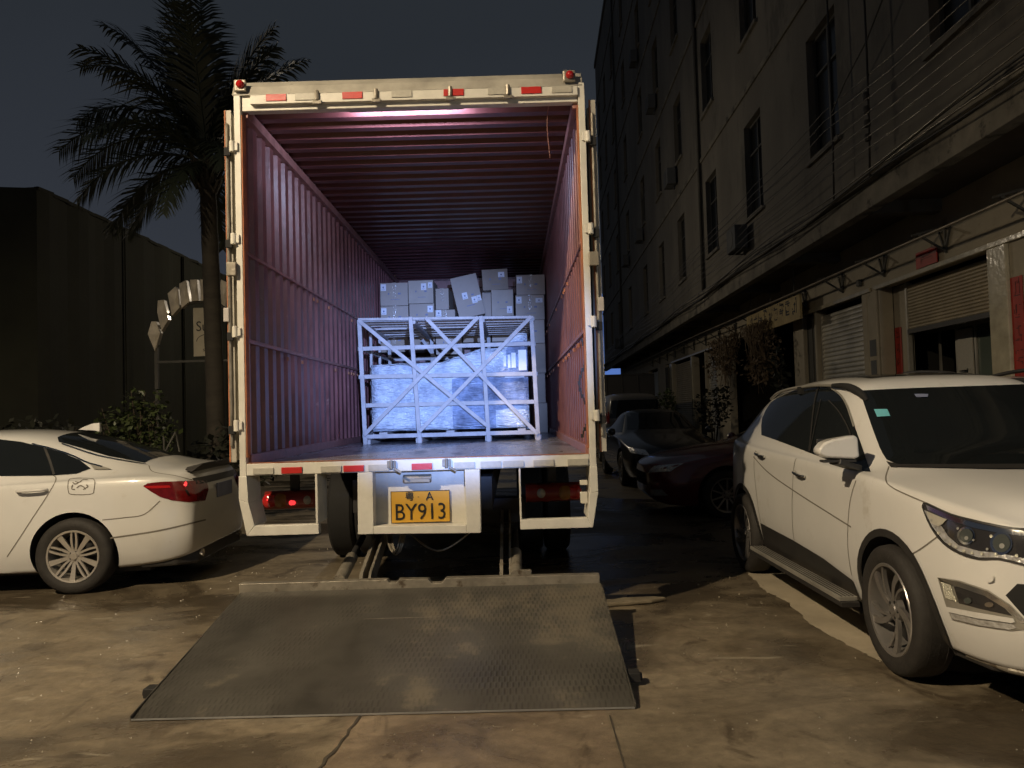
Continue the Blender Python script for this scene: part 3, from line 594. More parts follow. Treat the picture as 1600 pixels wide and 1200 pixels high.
        for lx, lz, lw, lh in labs:
            l = part('paper_label', 'label', t, lambda m: m.box(lx*w_-lw/2, lx*w_+lw/2, -d/2-.004, -d/2-.001, lz*h-lh/2, lz*h+lh/2))
            part('label_mark', 'labelink', l, lambda m: (m.box(lx*w_-lw*.15, lx*w_+lw*.12, -d/2-.0055, -d/2-.004, lz*h-lh*.12, lz*h+lh*.14), m.box(lx*w_-lw*.35, lx*w_+lw*.3, -d/2-.0055, -d/2-.004, lz*h-lh*.36, lz*h-lh*.31)))
        return t
    LB = (.075, .095)
    carton(-1.865, 3.06, -1.467, 3.39, label='carton with label at its upper left, on top of the leftmost stack', labs=((-.38, .3)+LB,))
    carton(-1.865, 2.725, -1.467, 3.055, label='carton directly under the top one of the leftmost stack', labs=((-.38, .27)+LB,))
    carton(-1.445, 3.082, -1.086, 3.415, label='carton with two labels side by side, second stack from the left', labs=((.12, .22)+LB, (.38, .28, .06, .08)), tape=False)
    carton(-1.445, 2.745, -1.086, 3.077, label='carton beneath the one with two labels side by side', labs=((.34, .26)+LB,), tape=False)
    carton(-1.052, 2.984, -.862, 3.290, label='narrow upright carton with shiny tape beside the leaning carton', labs=(), txt=False)
    carton(-1.075, 2.67, -.782, 2.98, label='low carton carrying the narrow upright carton', labs=((-.3, .34)+LB,))
    carton(-.80, 2.86, -.42, 3.46, y=10.95, label='tall leaning carton with three labels, tipped to the left', tilt=R(-12), labs=((-.1, .02)+LB, (.22, -.12)+LB, (.40, -.10, .055, .08)), tape=False)
    carton(-.395, 3.250, -.025, 3.550, y=11.02, label='topmost carton of all with one label at its upper right', tilt=R(-2), labs=((.25, .22, .09, .075),), tape=False)
    carton(-.40, 2.86, -.268, 3.247, y=11.22, d=.3, label='shaded carton behind, under the topmost one', labs=(), tape=False, txt=False)
    carton(-.262, 2.868, .052, 3.247, label='upright carton under the topmost one, label at its lower right', labs=((.32, -.27, .075, .1),), tape=False)
    carton(.098, 3.162, .511, 3.45, label='carton on top of the rightmost stack', labs=((-.38, .25)+LB,))
    carton(.074, 2.80, .487, 3.158, label='carton with labels in both upper corners, right stack', labs=((-.38, .3)+LB, (.32, .28, .10, .065)))
    # the rows underneath that carry them
    sup = (((-1.865, -1.467), (2.39, 2.72)), ((-1.445, -1.086), (2.41, 2.742)), ((-1.075, -.70), (2.335, 2.667)), ((-.68, -.28), (2.5, 2.84)), ((-.262, .052), (2.5, 2.865)), ((.074, .487), (2.46, 2.797)))
    for i, ((a, b), (z0, z1)) in enumerate(sup):
        nm = ('far left', 'second from left', 'middle left', 'under the leaning carton', 'middle right', 'far right')[i]
        carton(a, z0, b, z1, label='lower carton seen through the crate slats, %s column' % nm, labs=((-.3, .2)+LB,) if i % 2 else ())
        if i < 5: continue
        rows = 3; z = z0-.004; h = (z0-1.175)/rows
        for k in range(rows):
            carton(a, z-h+.003, b, z, label='carton in the gap right of the crate, %s from the floor' % ('third', 'second', 'first')[k], tape=False, txt=False); z -= h
cargo()
# ------------------------------------------------------------------ cars
def car_body(name, keys, mats, parent, wheels, Rw, ww=.30, sub=3, archR=None):
    """keys: (x, zb, hwb, z1, hw1, zs, hws, hwg, zr, hwr, zt) nose to tail"""
    def sect(k):
        x, zb, hwb, z1, hw1, zs, hws, hwg, zr, hwr, zt = k
        return [(x, 0, zb), (x, hwb, zb), (x, (hwb+hw1*2)/3, zb+(z1-zb)*.42), (x, hw1, z1), (x, hws, zs), (x, hwg, zs+.025), (x, hwr, zr), (x, hwr*.62, zr+(zt-zr)*.8), (x, 0, zt)]
    vs = []; n = 9; ring = 16
    for k in keys:
        s_ = sect(k); full = s_+[(p[0], -p[1], p[2]) for p in s_[-2:0:-1]]; vs += full
    fs = []
    for i in range(len(keys)-1):
        for j in range(ring): fs.append((i*ring+j, i*ring+(j+1) % ring, (i+1)*ring+(j+1) % ring, (i+1)*ring+j))
    for base, flip in ((0, 0), ((len(keys)-1)*ring, 1)):
        mm = lambda j: base+(16-j) % 16
        for j in range(8):
            q = [base+j, base+j+1, mm(j+1), mm(j)]; q = list(dict.fromkeys(q)); fs.append(tuple(q if flip else q[::-1]))
    me = bpy.data.meshes.new(name); me.from_pydata(vs, [], fs)
    bm = bmesh.new(); bm.from_mesh(me); bmesh.ops.recalc_face_normals(bm, faces=bm.faces)
    cl = bm.edges.layers.float.get('crease_edge') or bm.edges.layers.float.new('crease_edge')
    bm.verts.ensure_lookup_table()
    for i in range(len(keys)-1):
        for j, cv in ((3, .25), (13, .25), (4, .35), (12, .35), (5, .3), (11, .3), (6, .25), (10, .25), (1, .5), (15, .5)):
            ed = bm.edges.get((bm.verts[i*ring+j], bm.verts[(i+1)*ring+j]))
            if ed: ed[cl] = cv
    bm.to_mesh(me); bm.free()
    for m_ in mats: me.materials.append(M[m_])
    o = bpy.data.objects.new(name, me); COL.objects.link(o)
    sm = o.modifiers.new('s', 'SUBSURF'); sm.levels = sub; sm.render_levels = sub
    # full (uncut) surface for decals
    dg = bpy.context.evaluated_depsgraph_get(); dg.update()
    full = bpy.data.meshes.new_from_object(o.evaluated_get(dg)); bvh = BVHTree.FromPolygons([v.co.copy() for v in full.vertices], [tuple(p.vertices) for p in full.polygons])
    AR = archR or Rw+.055; cuts = []
    for (wx, wy) in wheels:
        for sgn in (-1, 1):
            mb = MB(); y0, y1 = sgn*(wy-.30), sgn*(wy+.4)
            mb.tube([(wx, y0, Rw+.01), (wx, y1, Rw+.01)], AR, 48); c = mb.build('cut', [mats[0], 'black']); 
            for p in c.data.polygons: p.material_index = 1
            bl = o.modifiers.new('b', 'BOOLEAN'); bl.operation = 'DIFFERENCE'; bl.object = c; bl.solver = 'EXACT'; cuts.append(c)
    dg = bpy.context.evaluated_depsgraph_get(); dg.update()
    fin = bpy.data.meshes.new_from_object(o.evaluated_get(dg)); o.modifiers.clear(); o.data = fin
    for c in cuts: bpy.data.objects.remove(c)
    while len(fin.materials) < 2: fin.materials.append(M['black'])
    for p in fin.polygons: p.use_smooth = True
    fin.set_sharp_from_angle(angle=R(38))
    o.parent = parent; o.name = name
    return o, bvh
def decal(name, mname, parent, bvh, poly, mode, off=.004, step=.035, mirror=True, side=1, mw=None, thick=0, both=True, smooth_=True, jitter=None):
    """wrap an outline onto the body. mode 'Y': poly (x,z), cast across; 'F'/'B': poly (y,z) cast from nose/tail; 'T': (x,y) from above; 'C': photo pixels cast from the camera (mw = body matrix)"""
    from mathutils.geometry import delaunay_2d_cdt
    P = []
    for i in range(len(poly)):
        a, b = Vector(poly[i]), Vector(poly[(i+1) % len(poly)]); L = (b-a).length; n = max(1, int(L/step))
        P += [a+(b-a)*k/n for k in range(n)]
    nb = len(P); xs = [p.x for p in P]; ys = [p.y for p in P]; pts = list(P)
    x = min(xs)+step*.5
    while x < max(xs):
        y = min(ys)+step*.5
        while y < max(ys):
            q = Vector((x, y)); c = False; j = nb-1; dm = 9e9
            for i in range(nb):
                if (P[i].y > q.y) != (P[j].y > q.y) and q.x < (P[j].x-P[i].x)*(q.y-P[i].y)/(P[j].y-P[i].y)+P[i].x: c = not c
                dm = min(dm, (P[i]-q).length); j = i
            if c and dm > step*.4: pts.append(q)
            y += step
        x += step
    V, E_, F_, *_ = delaunay_2d_cdt(pts, [(i, (i+1) % nb) for i in range(nb)], [tuple(range(nb))], 1, 1e-6)
    out = []; inv = mw.inverted() if mw else None
    for v in V:
        if mode == 'Y': o_, d = Vector((v.x, side*3, v.y)), Vector((0, -side, 0))
        elif mode == 'F': o_, d = Vector((5, v.x, v.y)), Vector((-1, 0, 0))
        elif mode == 'B': o_, d = Vector((-5, v.x, v.y)), Vector((1, 0, 0))
        elif mode == 'T': o_, d = Vector((v.x, v.y, 4)), Vector((0, 0, -1))
        else: o_ = inv @ CAM; d = (inv.to_3x3() @ pxdir(v.x, v.y)).normalized()
        h, nrm, _, _ = bvh.ray_cast(o_, d)
        if h is None: out.append(None)
        else:
            if nrm.dot(d) > 0: nrm = -nrm
            out.append(h+nrm*off)
    m = MB()
    idx = {}
    def emit(sgn):
        idx.clear(); vs = []
        for i, q in enumerate(out):
            if q is not None: idx[i] = len(vs); vs.append((q.x, q.y*sgn, q.z))
        fs = [tuple(idx[i] for i in f) for f in F_ if all(i in idx for i in f)]
        m.add(vs, fs)
    res = []
    for sgn in ((1, -1) if mirror else (1,)):
        m = MB(); emit(sgn); ob = m.build(name, mname, parent, smooth=smooth_)
        for p in ob.data.polygons: pass
        if thick: s_ = ob.modifiers.new('t', 'SOLIDIFY'); s_.thickness = thick; s_.offset = 1
        res.append(ob)
    return res
def line_on(m, bvh, pts, mode, w=.006, off=.0025, side=1, mw=None, mirror=True, n=14):
    """a thin seam strip following the body surface, appended to m"""
    inv = mw.inverted() if mw else None; Q = []
    P = cr_spline([tuple(p) for p in pts], n)
    for p in P:
        if mode == 'Y': o_, d = Vector((p[0], side*3, p[1])), Vector((0, -side, 0))
        elif mode == 'T': o_, d = Vector((p[0], p[1], 4)), Vector((0, 0, -1))
        elif mode == 'B': o_, d = Vector((-5, p[0], p[1])), Vector((1, 0, 0))
        elif mode == 'F': o_, d = Vector((5, p[0], p[1])), Vector((-1, 0, 0))
        else: o_ = inv @ CAM; d = (inv.to_3x3() @ pxdir(*p)).normalized()
        h, nn, _, _ = bvh.ray_cast(o_, d)
        if h is None: continue
        if nn.dot(d) > 0: nn = -nn
        Q.append((h+nn*off, nn))
    for sg in ((1, -1) if mirror else (1,)):
        vs = []
        for i, (q, nn) in enumerate(Q):
            t = (Q[min(i+1, len(Q)-1)][0]-Q[max(i-1, 0)][0]).normalized(); s_ = t.cross(nn).normalized()*w/2
            for u in (q+s_, q-s_): vs.append((u.x, u.y*sg, u.z))
        m.add(vs, [(2*i, 2*i+1, 2*i+3, 2*i+2) for i in range(len(Q)-1)])
def wheel(parent, x, y, side, Rw, w, rr, style, rim='alloy', steer=0):
    y += side*.015
    e_ = bpy.data.objects.new('wheel', None); COL.objects.link(e_); e_.parent = parent; e_.location = (x, y, Rw); e_.rotation_euler = (0, 0, steer + (0 if side > 0 else math.pi))
    h = w/2   # outer face is +y
    prof = [(rr-.01, -h*.8), (rr+.02, -h), (Rw-.03, -h), (Rw-.006, -h*.8), (Rw, -h*.4), (Rw, h*.4), (Rw-.006, h*.8), (Rw-.03, h*.98), (rr+.035, h), (rr+.004, h*.86)]
    part('tyre', 'tyre', e_, lambda m: (m.lathe(prof, (0, 0, 0), 48), [m.lathe([(Rw+.001, a-.004), (Rw-.006, a)], (0, 0, 0), 48) for a in (-h*.45, 0, h*.45)]), auto=50)
    m = MB(); m.lathe([(rr+.006, h*.88), (rr+.002, h*.93), (rr-.012, h*.90), (rr-.02, h*.6), (rr-.03, -h*.6)], (0, 0, 0), 48)
    m.lathe([(0, h*.74), (.028, h*.74), (.032, h*.66), (.06, h*.62), (.066, h*.3)], (0, 0, 0), 24)
    m.m = 1; m.lathe([(0, -h*.1), (rr*.75, -h*.1), (rr*.75, -h*.3)], (0, 0, 0), 32); m.lathe([(rr*.75, -h*.7), (rr*.97, -h*.7)], (0, 0, 0), 32)
    m.m = 0
    def blade(a0, a1, w0, w1, r0, r1, y0, y1, d=.022):
        vs = []
        N_ = 5
        for k in range(N_+1):
            t = k/N_; a = a0+(a1-a0)*t; r = r0+(r1-r0)*t; wd = w0+(w1-w0)*t; yy = y0+(y1-y0)*t
            u = Vector((math.cos(a), 0, math.sin(a))); s_ = Vector((-math.sin(a), 0, math.cos(a)))
            c0 = u*r+Vector((0, yy, 0)); vs += [c0-s_*wd/2, c0+s_*wd/2, c0+s_*wd*.42+Vector((0, -d, 0)), c0-s_*wd*.42+Vector((0, -d, 0))]
        m.add(vs, [(4*k+i, 4*k+(i+1) % 4, 4*k+4+(i+1) % 4, 4*k+4+i) for k in range(N_) for i in range(4)])
    ph = .35
    if style == 'turbine':
        for k in range(5):
            a = ph+2*math.pi*k/5
            blade(a, a+.46, .024, .046, .05, rr-.012, h*.66, h*.86); blade(a+.24, a+.86, .016, .016, .05, rr-.012, h*.6, h*.8)
    elif style == 'double':
        for k in range(5):
            a = ph+2*math.pi*k/5
            blade(a-.24, a-.085, .020, .018, .045, rr-.012, h*.66, h*.86); blade(a+.24, a+.085, .020, .018, .045, rr-.012, h*.66, h*.86)
            blade(a+.63, a+.63, .026, .050, .04, rr-.012, h*.60, h*.84)
    else:
        for k in range(10):
            a = ph+2*math.pi*k/10; blade(a, a, .026, .018, .045, rr-.012, h*.62, h*.84)
    for k in range(5):
        a = ph+.3+2*math.pi*k/5; m.m = 1; m.lathe([(0, h*.66), (.009, h*.66), (.009, h*.6)], (.045*math.cos(a), 0, .045*math.sin(a)), 8)
    m.build('rim', [rim, 'rimdark'], e_, auto=35)
    return e_
# ---- white crossover on the right, nose towards the camera
def crossover():
    # body frame: +x is the nose. placed so that x=0 -> Y=5.64, heading -Y
    t = thing('crossover_car', 'white crossover with black cladding and roof rails, nose towards us at the right', 'car', (2.97, 5.64, 0), -math.pi/2)
    mw = Matrix.Translation((2.97, 5.64, 0)) @ Matrix.Rotation(-math.pi/2, 4, 'Z')
    K = [(2.36, .40, .40, .55, .48, .80, .46, .40, .90, .36, .93),
         (2.27, .27, .62, .55, .72, .88, .66, .58, .965, .5, 1.00),
         (2.06, .24, .76, .57, .865, .95, .82, .72, 1.02, .6, 1.06),
         (1.78, .24, .83, .60, .92, .99, .88, .79, 1.06, .62, 1.10),
         (1.38, .25, .84, .60, .935, 1.03, .91, .83, 1.10, .62, 1.14),
         (1.10, .25, .84, .58, .93, 1.05, .915, .84, 1.14, .68, 1.18),
         (.98, .25, .84, .58, .925, 1.055, .91, .84, 1.18, .74, 1.23),
         (.42, .25, .84, .58, .92, 1.07, .905, .85, 1.575, .63, 1.625),
         (.28, .25, .84, .58, .92, 1.075, .905, .85, 1.63, .62, 1.67),
         (-.3, .25, .84, .58, .92, 1.09, .905, .85, 1.665, .62, 1.715),
         (-1.0, .25, .84, .60, .92, 1.115, .905, .84, 1.63, .60, 1.69),
         (-1.32, .25, .84, .60, .93, 1.13, .91, .83, 1.595, .58, 1.665),
         (-1.80, .26, .80, .62, .885, 1.16, .86, .77, 1.50, .55, 1.60),
         (-2.06, .28, .72, .62, .80, 1.16, .77, .70, 1.30, .54, 1.36),
         (-2.20, .34, .60, .62, .68, .98, .65, .58, 1.08, .45, 1.10),
         (-2.27, .42, .45, .62, .50, .86, .46, .42, .94, .36, .96)]
    body, bv = car_body('body', K, ['white', 'black'], t, [(1.38, .80), (-1.32, .80)], .35, archR=.395)
    m = MB()
    for pts in ([(.98, 1.02), (.90, .88), (.86, .70), (.84, .42)], [(-.04, 1.09), (-.09, .8), (-.11, .47)], [(-.96, 1.10), (-.98, .95), (-.92, .72), (-.86, .50)]): line_on(m, bv, pts, 'Y')
    line_on(m, bv, [(-1.0, 1.045), (-.59, .935), (.1, .83), (.91, .73)], 'Y', .010)
    line_on(m, bv, [(1389, 729), (1388, 757), (1445, 785), (1450, 787)], 'C', .007, mw=mw)
    line_on(m, bv, [(1466, 838), (1440, 857), (1421, 868)], 'C', .007, mw=mw)
    m.build('panel_gap', 'seam', body)
    # side glass in one dark band, then trims
    A = lambda *P: [(1140+x/6.667, 560+y/6.667) for x, y in P]
    decal('side_window', 'glass', t, bv, A((335, 800), (333, 700), (345, 620), (380, 540), (430, 465), (500, 412), (600, 368), (750, 322), (880, 296), (1000, 296), (1090, 325), (1180, 400), (1245, 520), (1310, 720), (1390, 940), (1455, 1140), (1470, 1185), (1400, 1180), (1250, 1135), (1130, 1100), (840, 985), (600, 893), (450, 838)), 'C', .004, 8, mw=mw)
    for sg in (1, -1):
        m = MB(); line_on(m, bv, A((560, 388), (700, 338), (880, 300), (1000, 300), (1090, 330), (1180, 405), (1240, 520), (1305, 715)), 'C', .013, .010, mirror=False, mw=mw, n=5)
        m2 = MB(); line_on(m2, bv, A((935, 300), (890, 480), (840, 970)), 'C', .02, .009, mirror=False, mw=mw, n=5); line_on(m2, bv, A((960, 430), (900, 700), (845, 975)), 'C', .012, .009, mirror=False, mw=mw, n=5); line_on(m2, bv, A((1040, 440), (1150, 560), (1250, 740), (1290, 900)), 'C', .010, .009, mirror=False, mw=mw, n=5)
        if sg < 0: 
            for q_ in (m, m2): q_.v = [(a, -b2, c_) for a, b2, c_ in q_.v]
        m.build('window_trim', 'alu', t); m2.build('window_pillar', 'trim', t)
    # windscreen, backlight
    ws = cr_spline([(1345, 611), (1352, 636), (1375, 700), (1388, 722)], 4)[:-1]+[(1405, 727)]+[(1560, 728), (1760, 726), (1880, 712), (1890, 690)]+[(1830, 598), (1700, 598), (1550, 603), (1430, 607)]
    decal('windscreen', 'glass', t, bv, ws, 'C', .005, 12, mirror=False, mw=mw)
    decal('windscreen', 'glass', t, bv, [(-.50, 1.30), (.50, 1.30), (.45, 1.50), (.36, 1.56), (-.36, 1.56), (-.45, 1.50)], 'B', .004, .05, mirror=False)[0].name = 'rear_window'
    st = decal('toll_sticker', 'sticker', t, bv, [(1366, 641), (1386, 641), (1391, 652), (1371, 653)], 'C', .010, 4, mirror=False, mw=mw)
    decal('rear_view_mirror', 'labelink', t, bv, [(1428, 617), (1450, 617), (1449, 622), (1431, 622)], 'C', .009, 4, mirror=False, mw=mw)
    decal('cowl', 'trim', t, bv, [(1385, 722), (1392, 731), (1560, 734), (1760, 733), (1880, 716), (1880, 711), (1760, 726), (1560, 727), (1405, 727)], 'C', .008, 9, mirror=False, mw=mw)
    # sunroof + roof rails
    decal('sunroof', 'glass', t, bv, [(-.55, -.42), (.18, -.42), (.20, .42), (-.55, .42)], 'T', .004, .06, mirror=False)
    for sg in (1, -1):
        def top(x, y): h = bv.ray_cast(Vector((x, y, 4)), Vector((0, 0, -1)))[0]; return h.z
        p = [(x, y*sg, top(x, y)+dz) for x, y, dz in ((.50, .60, .0), (.42, .61, .022), (.26, .625, .045), (.05, .635, .055), (-.3, .635, .058), (-.8, .625, .058), (-1.2, .60, .045), (-1.5, .565, .015))]
        part('roof_rail', ['alu', 'black'], t, lambda m: (m.tube(cr_spline(p[3:], 6), .013, 8), setattr(m, 'm', 1), m.tube(cr_spline(p[:4], 5), [.012, .016, .02, .024, .026, .027, .028, .028, .027, .026, .024, .022, .02, .018, .016, .015], 10), m.box(-.62, -.54, p[4][1]-.012, p[4][1]+.012, p[4][2]-.06, p[4][2])), auto=50)
    # cladding
    lo = [(.845, .395), (.43, .45), (-.11, .48), (-.86, .50), (-.88, .24), (.86, .24)]
    decal('side_cladding', 'trim', t, bv, lo, 'Y', .010, .05)
    for wx in (1.38, -1.32):
        arc = [(wx+(.428)*math.cos(a), .36+.428*math.sin(a)) for a in [R(-18+216*k/24) for k in range(25)]]+[(wx+.385*math.cos(a), .36+.385*math.sin(a)) for a in [R(198-216*k/24) for k in range(25)]]
        decal('wheel_arch_trim', 'trim', t, bv, arc, 'Y', .012, .05)
    for sg in (1, -1):
        part('running_board', ['alu', 'trim'], t, lambda m: (m.box(-.85, .92, sg*.96-.055, sg*.96+.055, .285, .31), setattr(m, 'm', 1), m.box(-.88, .95, sg*.97-.045, sg*.97+.065, .255, .284), [m.box(-.84, .91, sg*.96+d-.004, sg*.96+d+.004, .3105, .3135) for d in (-.035, -.012, .012, .035)], m.box(-.5, -.4, *sorted((sg*.7, sg*.92)), .26, .284), m.box(.4, .5, *sorted((sg*.7, sg*.92)), .26, .284)), bevel=.004)
        for x, y, z in ((.08, .915, .985), (-.79, .915, 1.075)): part('door_handle', 'chrome', t, lambda m: m.tube(cr_spline([(x-.10, sg*(y+.0), z+.012), (x-.05, sg*(y+.028), z+.006), (x+.05, sg*(y+.028), z-.006), (x+.10, sg*(y+.0), z-.012)], 4), .010, 8), smooth=True)
        # mirror
        mr = MB(); q = [(.905, 1.165), (.935, 1.155), (1.10, 1.165), (1.145, 1.185), (1.15, 1.215), (1.115, 1.255), (1.06, 1.275), (.93, 1.295), (.91, 1.28)]
        mr.prism([(sg*a, b2) for a, b2 in q], 'x', .94, 1.04); mo = mr.build('door_mirror', 'white', t, bevel=.022)
        for p_ in mo.data.polygons: p_.use_smooth = True
        mo.data.set_sharp_from_angle(angle=R(50))
        part('mirror_arm', 'trim', mo, lambda m: (m.bar((.93, sg*.88, 1.09), (1.0, sg*1.04, 1.14), .09, .035), m.box(.925, .938, *sorted((sg*.93, sg*1.12)), 1.175, 1.275), m.box(.96, 1.03, *sorted((sg*.92, sg*1.12)), 1.135, 1.150)), bevel=.01)
    # head lamps
    hl = [(1443, 792), (1449, 787), (1487, 804), (1525, 814), (1560, 822), (1600, 828), (1700, 838), (1720, 868), (1700, 886), (1640, 888), (1600, 882), (1562, 873), (1531, 873), (1500, 864), (1475, 848), (1456, 823)]
    decal('headlight', 'lampdark', t, bv, hl, 'C', .005, 7, mirror=True, mw=mw)
    hp = [o_ for o_ in t.children if o_.name.startswith('headlight')]
    for k_, hpar in enumerate(hp):
        sgm = [1, -1][k_]
        def dc(nm, mt, poly, off, st=5):
            r_ = decal(nm, mt, hpar, bv, poly, 'C', off, st, mirror=False, mw=mw)[0]
            if sgm < 0:
                for v in r_.data.vertices: v.co.y *= -1
            return r_
        dc('lamp_brow', 'chrome', [(1449, 789), (1487, 806), (1525, 817), (1560, 825), (1600, 831), (1690, 841), (1690, 846), (1600, 838), (1556, 832), (1520, 824), (1484, 812), (1452, 797)], .009)
        dc('lamp_reflector', 'lampchrome', [(1446, 797), (1482, 812), (1472, 820), (1484, 838), (1500, 852), (1531, 861), (1562, 864), (1600, 872), (1680, 878), (1680, 884), (1600, 880), (1562, 871), (1531, 871), (1502, 862), (1477, 846), (1459, 823)], .008)
        dc('lamp_corner', 'refwhite', [(1451, 799), (1482, 812), (1476, 819), (1470, 823), (1458, 818)], .012, 4)
        def ring(cx, cy, r0, r1, sx=1.0):
            return [(cx+r1*sx*math.cos(2*math.pi*a/20), cy+r1*math.sin(2*math.pi*a/20)) for a in range(20)]
        for cx, cy, r_ in ((1512, 837, 14), (1566, 849, 18), (1622, 857, 15)):
            dc('lamp_ring', 'chrome', ring(cx, cy, 0, r_, .95), .011, 4); dc('lamp_projector', 'lens', ring(cx+1, cy, 0, r_*.78, .95), .015, 4); dc('lamp_core', 'clear', ring(cx+2, cy+4, 0, r_*.22), .017, 2)
        for bx, by, br_ in ((1459, 813, 2.2), (1464, 823, 1.8), (1470, 833, 2.4), (1479, 843, 2), (1488, 850, 2.6), (1497, 855, 2.4), (1509, 861, 2.8), (1522, 864, 2.4), (1537, 865, 2.6), (1558, 866, 2.8), (1500, 826, 2.2), (1524, 844, 2), (1551, 838, 2.6), (1478, 829, 2), (1590, 868, 2.8), (1545, 858, 2.2)):
            dc('lamp_sparkle', 'clear' if br_ < 2.3 else 'ledstrip', [(bx+br_*math.cos(k*.9), by+br_*math.sin(k*.9)) for k in range(7)], .014, 2)  # small pale dots added as painted sparkle inside the lamp
        # edge seal
        m = MB(); line_on(m, bv, hl+[hl[0]], 'C', .010, .007, mw=mw, mirror=False, n=3)
        if sgm < 0: m.v = [(a, -b2, c_) for a, b2, c_ in m.v]
        m.build('lamp_seal', 'trim', hpar)
    # fog lamp pods
    fg = [(1466, 902), (1500, 907), (1545, 922), (1580, 945), (1606, 972), (1600, 983), (1580, 985), (1530, 978), (1489, 968), (1482, 950), (1530, 962), (1585, 970), (1588, 966), (1530, 952), (1478, 941)]
    fg_out = [(1466, 902), (1500, 907), (1545, 922), (1580, 945), (1606, 972), (1600, 983), (1580, 985), (1530, 978), (1489, 968), (1479, 945)]
    for sgm in (1, -1):
        fl = decal('fog_lamp', 'fogsilver', t, bv, fg_out, 'C', .005, 7, mirror=False, mw=mw)[0]
        subs = []
        def dc2(nm, mt, poly, off, st=5): 
            r_ = decal(nm, mt, fl, bv, poly, 'C', off, st, mirror=False, mw=mw)[0]; subs.append(r_)
        dc2('fog_recess', 'lampdark', [(1492, 916), (1515, 918), (1545, 930), (1572, 951), (1583, 962), (1530, 950), (1500, 942)], .007)
        dc2('fog_rim', 'chrome', [(1468, 903), (1500, 909), (1545, 924), (1580, 947), (1603, 972), (1596, 972), (1573, 951), (1541, 931), (1500, 917), (1473, 911)], .009)
        dc2('fog_bar', 'white', [(1481, 947), (1530, 956), (1585, 965), (1588, 971), (1582, 972), (1530, 965), (1484, 955)], .013)
        dc2('fog_strip', 'ledstrip', [(1474, 909), (1489, 914), (1492, 925), (1499, 939), (1480, 934)], .012, 4)
        dc2('fog_reflector', 'lampchrome', [(1487, 957), (1530, 967), (1582, 974), (1590, 980), (1578, 983), (1530, 976), (1490, 966)], .009)
        dc2('fog_bulb', 'lens', [(1515+6*math.cos(a), 938+5*math.sin(a)) for a in [k*.6 for k in range(10)]], .013, 3)
        dc2('fog_bulb', 'chrome', [(1548+7*math.cos(a), 944+4*math.sin(a)) for a in [k*.6 for k in range(10)]], .013, 3)
        if sgm < 0:
            for r_ in [fl]+subs:
                for v in r_.data.vertices: v.co.y *= -1
    decal('parking_sensor', 'white', t, bv, [(1548+7*math.cos(a), 903+7*math.sin(a)) for a in [k*.52 for k in range(12)]], 'C', .013, 3, mirror=False, mw=mw)
    # lower bumper, skid plate, grille
    decal('grille', 'black', t, bv, [(-.42, .60), (-.50, .68), (-.44, .76), (.44, .76), (.50, .68), (.42, .60)], 'F', .004, .05, mirror=False)
    decal('lower_grille', 'black', t, bv, [(1572, 930), (1590, 912), (1640, 915), (1700, 920), (1700, 985), (1640, 985), (1600, 962)], 'C', .006, 8, mirror=True, mw=mw)
    part('front_skirt', ['trim', 'steel'], t, lambda m: (m.prism([(1.74, -.80), (1.74, .80), (1.98, .76), (2.18, .60), (2.27, .4), (2.27, -.4), (2.18, -.60), (1.98, -.76)], 'z', .215, .34), setattr(m, 'm', 1), m.prism([(1.84, -.80), (1.84, .80), (2.08, .74), (2.27, .58), (2.36, .36), (2.36, -.36), (2.27, -.58), (2.08, -.74)], 'z', .235, .262)), bevel=.012)
    lp = part('license_plate', 'refwhite', t, lambda m: m.box(2.37, 2.38, -.22, .22, .45, .59), bevel=.003)
    for sg in (1, -1):
        decal('tail_light', 'tailred', t, bv, [(sg*.45, .98), (sg*.72, .98), (sg*.76, 1.08), (sg*.5, 1.1)], 'B', .005, .05, mirror=False)
        for wx in (1.38, -1.32): wheel(t, wx, sg*.83, sg, .35, .205, .245, 'turbine', 'alloy', steer=R(sg*1.0) if wx > 0 else 0)
    part('floor_pan', 'chassis', t, lambda m: m.box(-1.9, 1.9, -.7, .7, .20, .26))
    return t
crossover()
# ---- generic sedan / hatch / van
SED = [(2.42, .35, .45, .5, .55, .62, .5, .45, .70, .38, .72), (2.30, .22, .66, .5, .78, .68, .72, .64, .78, .5, .80), (2.0, .18, .8, .5, .9, .76, .85, .76, .85, .6, .88),
       (1.41, .18, .82, .52, .925, .87, .89, .81, .94, .62, .98), (1.0, .18, .84, .52, .925, .91, .89, .82, .99, .68, 1.03), (.88, .18, .84, .52, .925, .915, .89, .82, 1.03, .72, 1.07),
       (.14, .18, .84, .52, .92, .94, .89, .84, 1.37, .60, 1.425), (0, .18, .84, .52, .92, .94, .89, .84, 1.40, .59, 1.45), (-.45, .18, .84, .52, .92, .95, .89, .84, 1.405, .58, 1.47),
       (-.95, .18, .84, .52, .92, .965, .89, .83, 1.35, .57, 1.435), (-1.42, .18, .83, .53, .935, .985, .90, .81, 1.22, .56, 1.32), (-1.85, .20, .82, .54, .92, 1.00, .88, .78, 1.085, .60, 1.15),
       (-2.12, .22, .79, .55, .89, .995, .845, .745, 1.055, .62, 1.085), (-2.30, .26, .74, .55, .82, .96, .77, .70, 1.045, .58, 1.075), (-2.38, .29, .68, .52, .78, .86, .70, .62, .96, .5, 1.0), (-2.44, .33, .58, .50, .68, .70, .60, .54, .78, .46, .80)]
